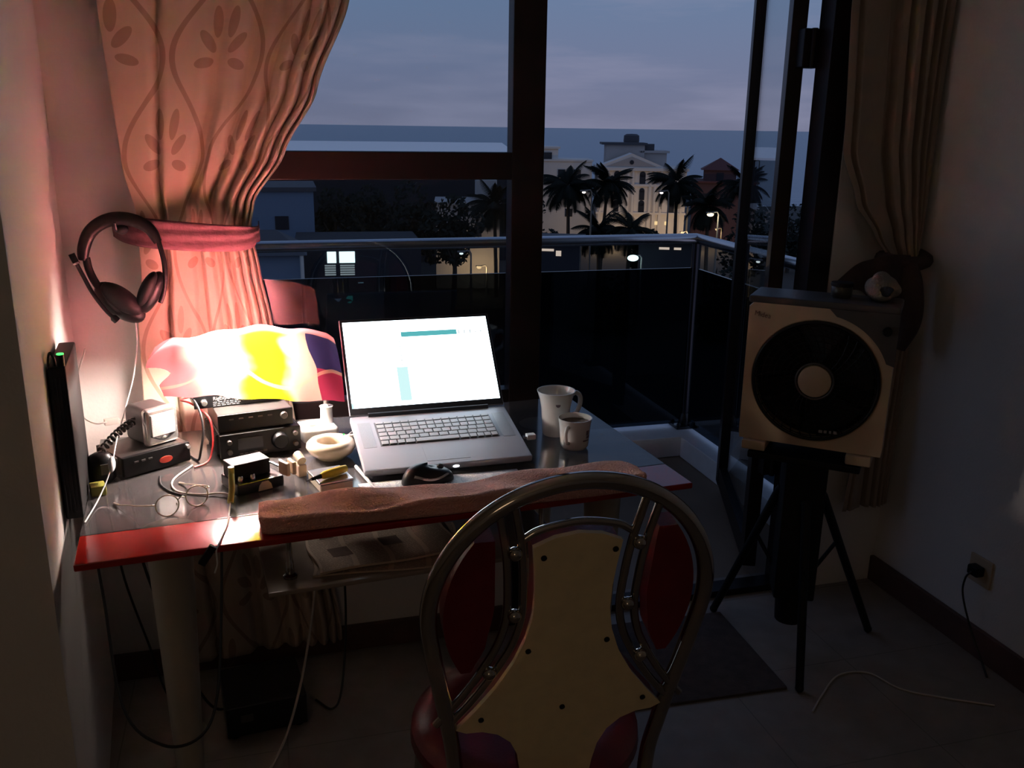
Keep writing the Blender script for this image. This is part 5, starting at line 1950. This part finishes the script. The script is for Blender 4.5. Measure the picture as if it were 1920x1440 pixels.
def street_lamp(label, x, y, z, col, s, watts, r=0.20):
    t = thing('street_lamp', label, 'street lamp', (x, y, GZ), 0, 'street lamps beyond the railing')
    h = z - GZ
    m = MB()
    m.tube([(0.9, 0, 0), (0.9, 0, h + 0.05), (0.75, 0, h + 0.3), (0.1, 0, h + 0.25)], [0.14, 0.08, 0.07, 0.06], 8)
    m.build('pole', POLEM, t)
    m = MB()
    m.box((0, 0, h + 0.22), (0.7, 0.4, 0.14), bev=0.03)
    ho = m.build('lamp_head', POLEM, t)
    m = MB()
    m.ball((0, -0.05, h + 0.06), r, (1.3, 1.0, 0.7))
    m.build('lamp_glass', emis('street_lamp_glow', col, s), ho)
    if watts:
        ld = bpy.data.lights.new('street_lamp_light', 'POINT')
        ld.energy = watts
        ld.color = col[:3]
        ld.shadow_soft_size = 0.3
        lo = bpy.data.objects.new('street_lamp_light', ld)
        COL.objects.link(lo)
        lo.location = (x, y - 0.3, z - 0.35)
WARM = (1.0, 0.68, 0.34, 1)
street_lamp('bright warm street lamp on a tall pole right of the hotel', 42.2, 80, -6.4, (1.0, 0.86, 0.55, 1), 3.0, 250, 0.26)
street_lamp('small white street lamp showing before the left palms', 33.6, 92, -5.1, (1.0, 0.9, 0.85, 1), 1.8, 0, 0.16)
street_lamp('small white street lamp at the edge of the right palm crown', 42.5, 92, -5.2, (1.0, 0.9, 0.9, 1), 1.8, 0, 0.16)
street_lamp('highest small street lamp, seen through the open door leaf', 67.9, 117, -2.8, (1.0, 0.9, 0.8, 1), 1.8, 0, 0.16)
street_lamp('cool white lamp shining low below the handrail', 34.4, 80, -10.4, (0.62, 0.98, 1.0, 1), 2.5, 60, 0.42)
street_lamp('warm street lamp low before the hotel wall', 64.5, 131, -14.2, WARM, 1.2, 900, 0.2)
street_lamp('warm street lamp low between the hotel and the pale house', 53.0, 133, -14.0, WARM, 1.2, 700, 0.2)
street_lamp('warm street lamp low by the red roofed house', 71.5, 133, -14.0, WARM, 1.0, 250, 0.2)
street_lamp('small lamp low at the far left of the mullion', 17.7, 80, -9.6, (0.8, 0.95, 1.0, 1), 1.2, 0, 0.14)
street_lamp('warm lamp low before the small cream house', 24.2, 100, -14.0, WARM, 1.0, 500, 0.2)

def palm(label, x, y, zc, size, seed, lean):
    rnd = random.Random(seed)
    h = zc - GZ
    t = thing('palm_tree', label, 'palm tree', (x, y, GZ), rnd.uniform(0, 6), 'palms before the hotel')
    lx, ly = lean
    pts = spline([(0, 0, 0), (lx * 0.25, ly * 0.2, h * 0.35), (lx * 0.6, ly * 0.6, h * 0.7), (lx, ly, h)], 5)
    pts = [p - Vector((lx, ly, 0)) for p in pts]
    m = MB()
    m.tube(pts, [0.26 - 0.10 * i / (len(pts) - 1) for i in range(len(pts))], 9)
    m.build('trunk', BARK, t)
    top = pts[-1]
    m = MB()
    for k in range(40):
        az = k * 2.39996 + rnd.uniform(-0.2, 0.2)
        el = R(rnd.choice((70, 45, 30, 15, 0, -15)) + rnd.uniform(-10, 10))
        L = size * rnd.uniform(0.95, 1.2)
        d = Vector((math.cos(az), math.sin(az), 0))
        side = Vector((-d.y, d.x, 0))
        n = 12
        p = top.copy()
        sp = []
        for i in range(n + 1):
            s = i / n
            e = el - s * R(75) * (0.7 + 0.5 * math.cos(el))
            sp.append(p.copy())
            p = p + (d * math.cos(e) + Vector((0, 0, math.sin(e)))) * (L / n)
        for i in range(n):
            a, b = sp[i], sp[i + 1]
            m.bm.faces.new([m.bm.verts.new(q) for q in (a - side * 0.03, b - side * 0.025, b + side * 0.025, a + side * 0.03)])
            if i >= 1:
                for q in range(2):
                    c = a.lerp(b, q / 2)
                    fwd = (b - a).normalized()
                    s = (i + q / 2) / n
                    wl = size * 0.34 * math.sin(PI * min(1, 0.12 + s * 0.95)) ** 0.7
                    for sg in (-1, 1):
                        tip = c + side * sg * wl * 0.75 + fwd * wl * 0.45 - Vector((0, 0, wl * 0.55))
                        m.bm.faces.new([m.bm.verts.new(v) for v in (c, c + fwd * 0.17 * size / 3, tip)])
    m.build('crown', LEAF, t, smooth=0, recalc=False)

for i, (lab, x, y, zc, s, ln) in enumerate((
        ('large palm furthest left before the hotel, beside the mullion', 34.6, 100, -4.9, 3.3, (0.5, 0.2)),
        ('palm with spreading crown before the hotel gable', 42.6, 108, -5.2, 3.2, (-0.6, 0)),
        ('palm with a round crown at the right corner of the hotel', 48.1, 100, -4.6, 3.2, (0.3, 0.1)),
        ('lower palm before the rose house, by the bright lamp', 49.2, 94, -6.8, 3.0, (0.8, 0)),
        ('palm rising behind the free stile of the open door leaf', 62.7, 110, -5.6, 3.3, (-0.5, 0.2)),
        ('short palm low before the hotel columns', 38.3, 90, -8.8, 2.7, (0.2, 0)),
        ('short palm half below the handrail left of the hotel', 36.9, 96, -9.6, 3.0, (0.4, 0)),
        ('palm before the small cream house', 25.4, 98, -6.9, 3.0, (0.3, 0)))):
    palm(lab, x, y, zc, s * 1.15, 10 + i, ln)

def tree(label, x, y, top, r, seed):
    rnd = random.Random(seed)
    h = top - GZ
    t = thing('tree', label, 'tree', (x, y, GZ), 0, 'dark trees beyond the railing')
    m = MB()
    m.tube([(0, 0, 0), (0.2, 0, h * 0.4), (0.1, 0.1, h * 0.7)], [0.3, 0.22, 0.12], 8)
    for k in range(5):
        a = k * 1.3
        m.tube([(0.2, 0, h * 0.42), (r * 0.5 * math.cos(a), r * 0.5 * math.sin(a), h * 0.66)], [0.14, 0.05], 6)
    m.build('trunk', BARK, t)
    m = MB()
    blobs = [(Vector((rnd.uniform(-0.6, 0.6) * r, rnd.uniform(-0.6, 0.6) * r, h - r * 0.9 - rnd.uniform(0, 1.2) * r)), r * rnd.uniform(0.35, 0.6)) for _ in range(11)]
    blobs.append((Vector((0, 0, h - r * 0.6)), r * 0.55))
    for c, br in blobs:
        for _ in range(150):
            v = Vector((rnd.gauss(0, 1), rnd.gauss(0, 1), rnd.gauss(0, 1))).normalized() * br * rnd.uniform(0.65, 1.05)
            p = c + v
            s = rnd.uniform(0.22, 0.42)
            a = Vector((rnd.gauss(0, 1), rnd.gauss(0, 1), rnd.gauss(0, 1))).normalized()
            b = a.orthogonal().normalized()
            m.bm.faces.new([m.bm.verts.new(q) for q in (p - a * s, p + b * s * 0.6, p + a * s, p - b * s * 0.6)])
    m.build('foliage', TREEL, t, smooth=0, recalc=False)

for i, (lab, x, y, top, r) in enumerate((
        ('broad dark tree furthest left beside the pale blue house', 8.7, 107, -5.2, 3.4),
        ('second broad dark tree right of the pale blue house', 13.8, 115, -5.2, 3.6),
        ('third dark tree, tallest of the row below the transom', 15.8, 96, -3.9, 3.4),
        ('rounded dark tree last in the row before the cream house', 18.2, 86, -4.5, 3.0),
        ('dark bushy tree standing in the gap before the pale house', 33.3, 110, -6.2, 3.2),
        ('dark tree low beyond the railing under the large palm', 31.0, 78, -11.2, 3.2),
        ('dark tree low before the kiosk with the white strip', 41.3, 74, -10.4, 3.2),
        ('dark tree before the rose house behind the open door leaf', 57.0, 98, -7.1, 3.6),
        ('low dark bush under the two left palms before the hotel', 29.4, 90, -8.5, 2.6),
        ('low dark bush under the middle of the hotel front', 45.0, 100, -9.9, 2.4),
        ('dark tree seen through the glass of the open door leaf', 69.1, 108, -7.3, 3.8))):
    tree(lab, x, y, top, r, 40 + i)
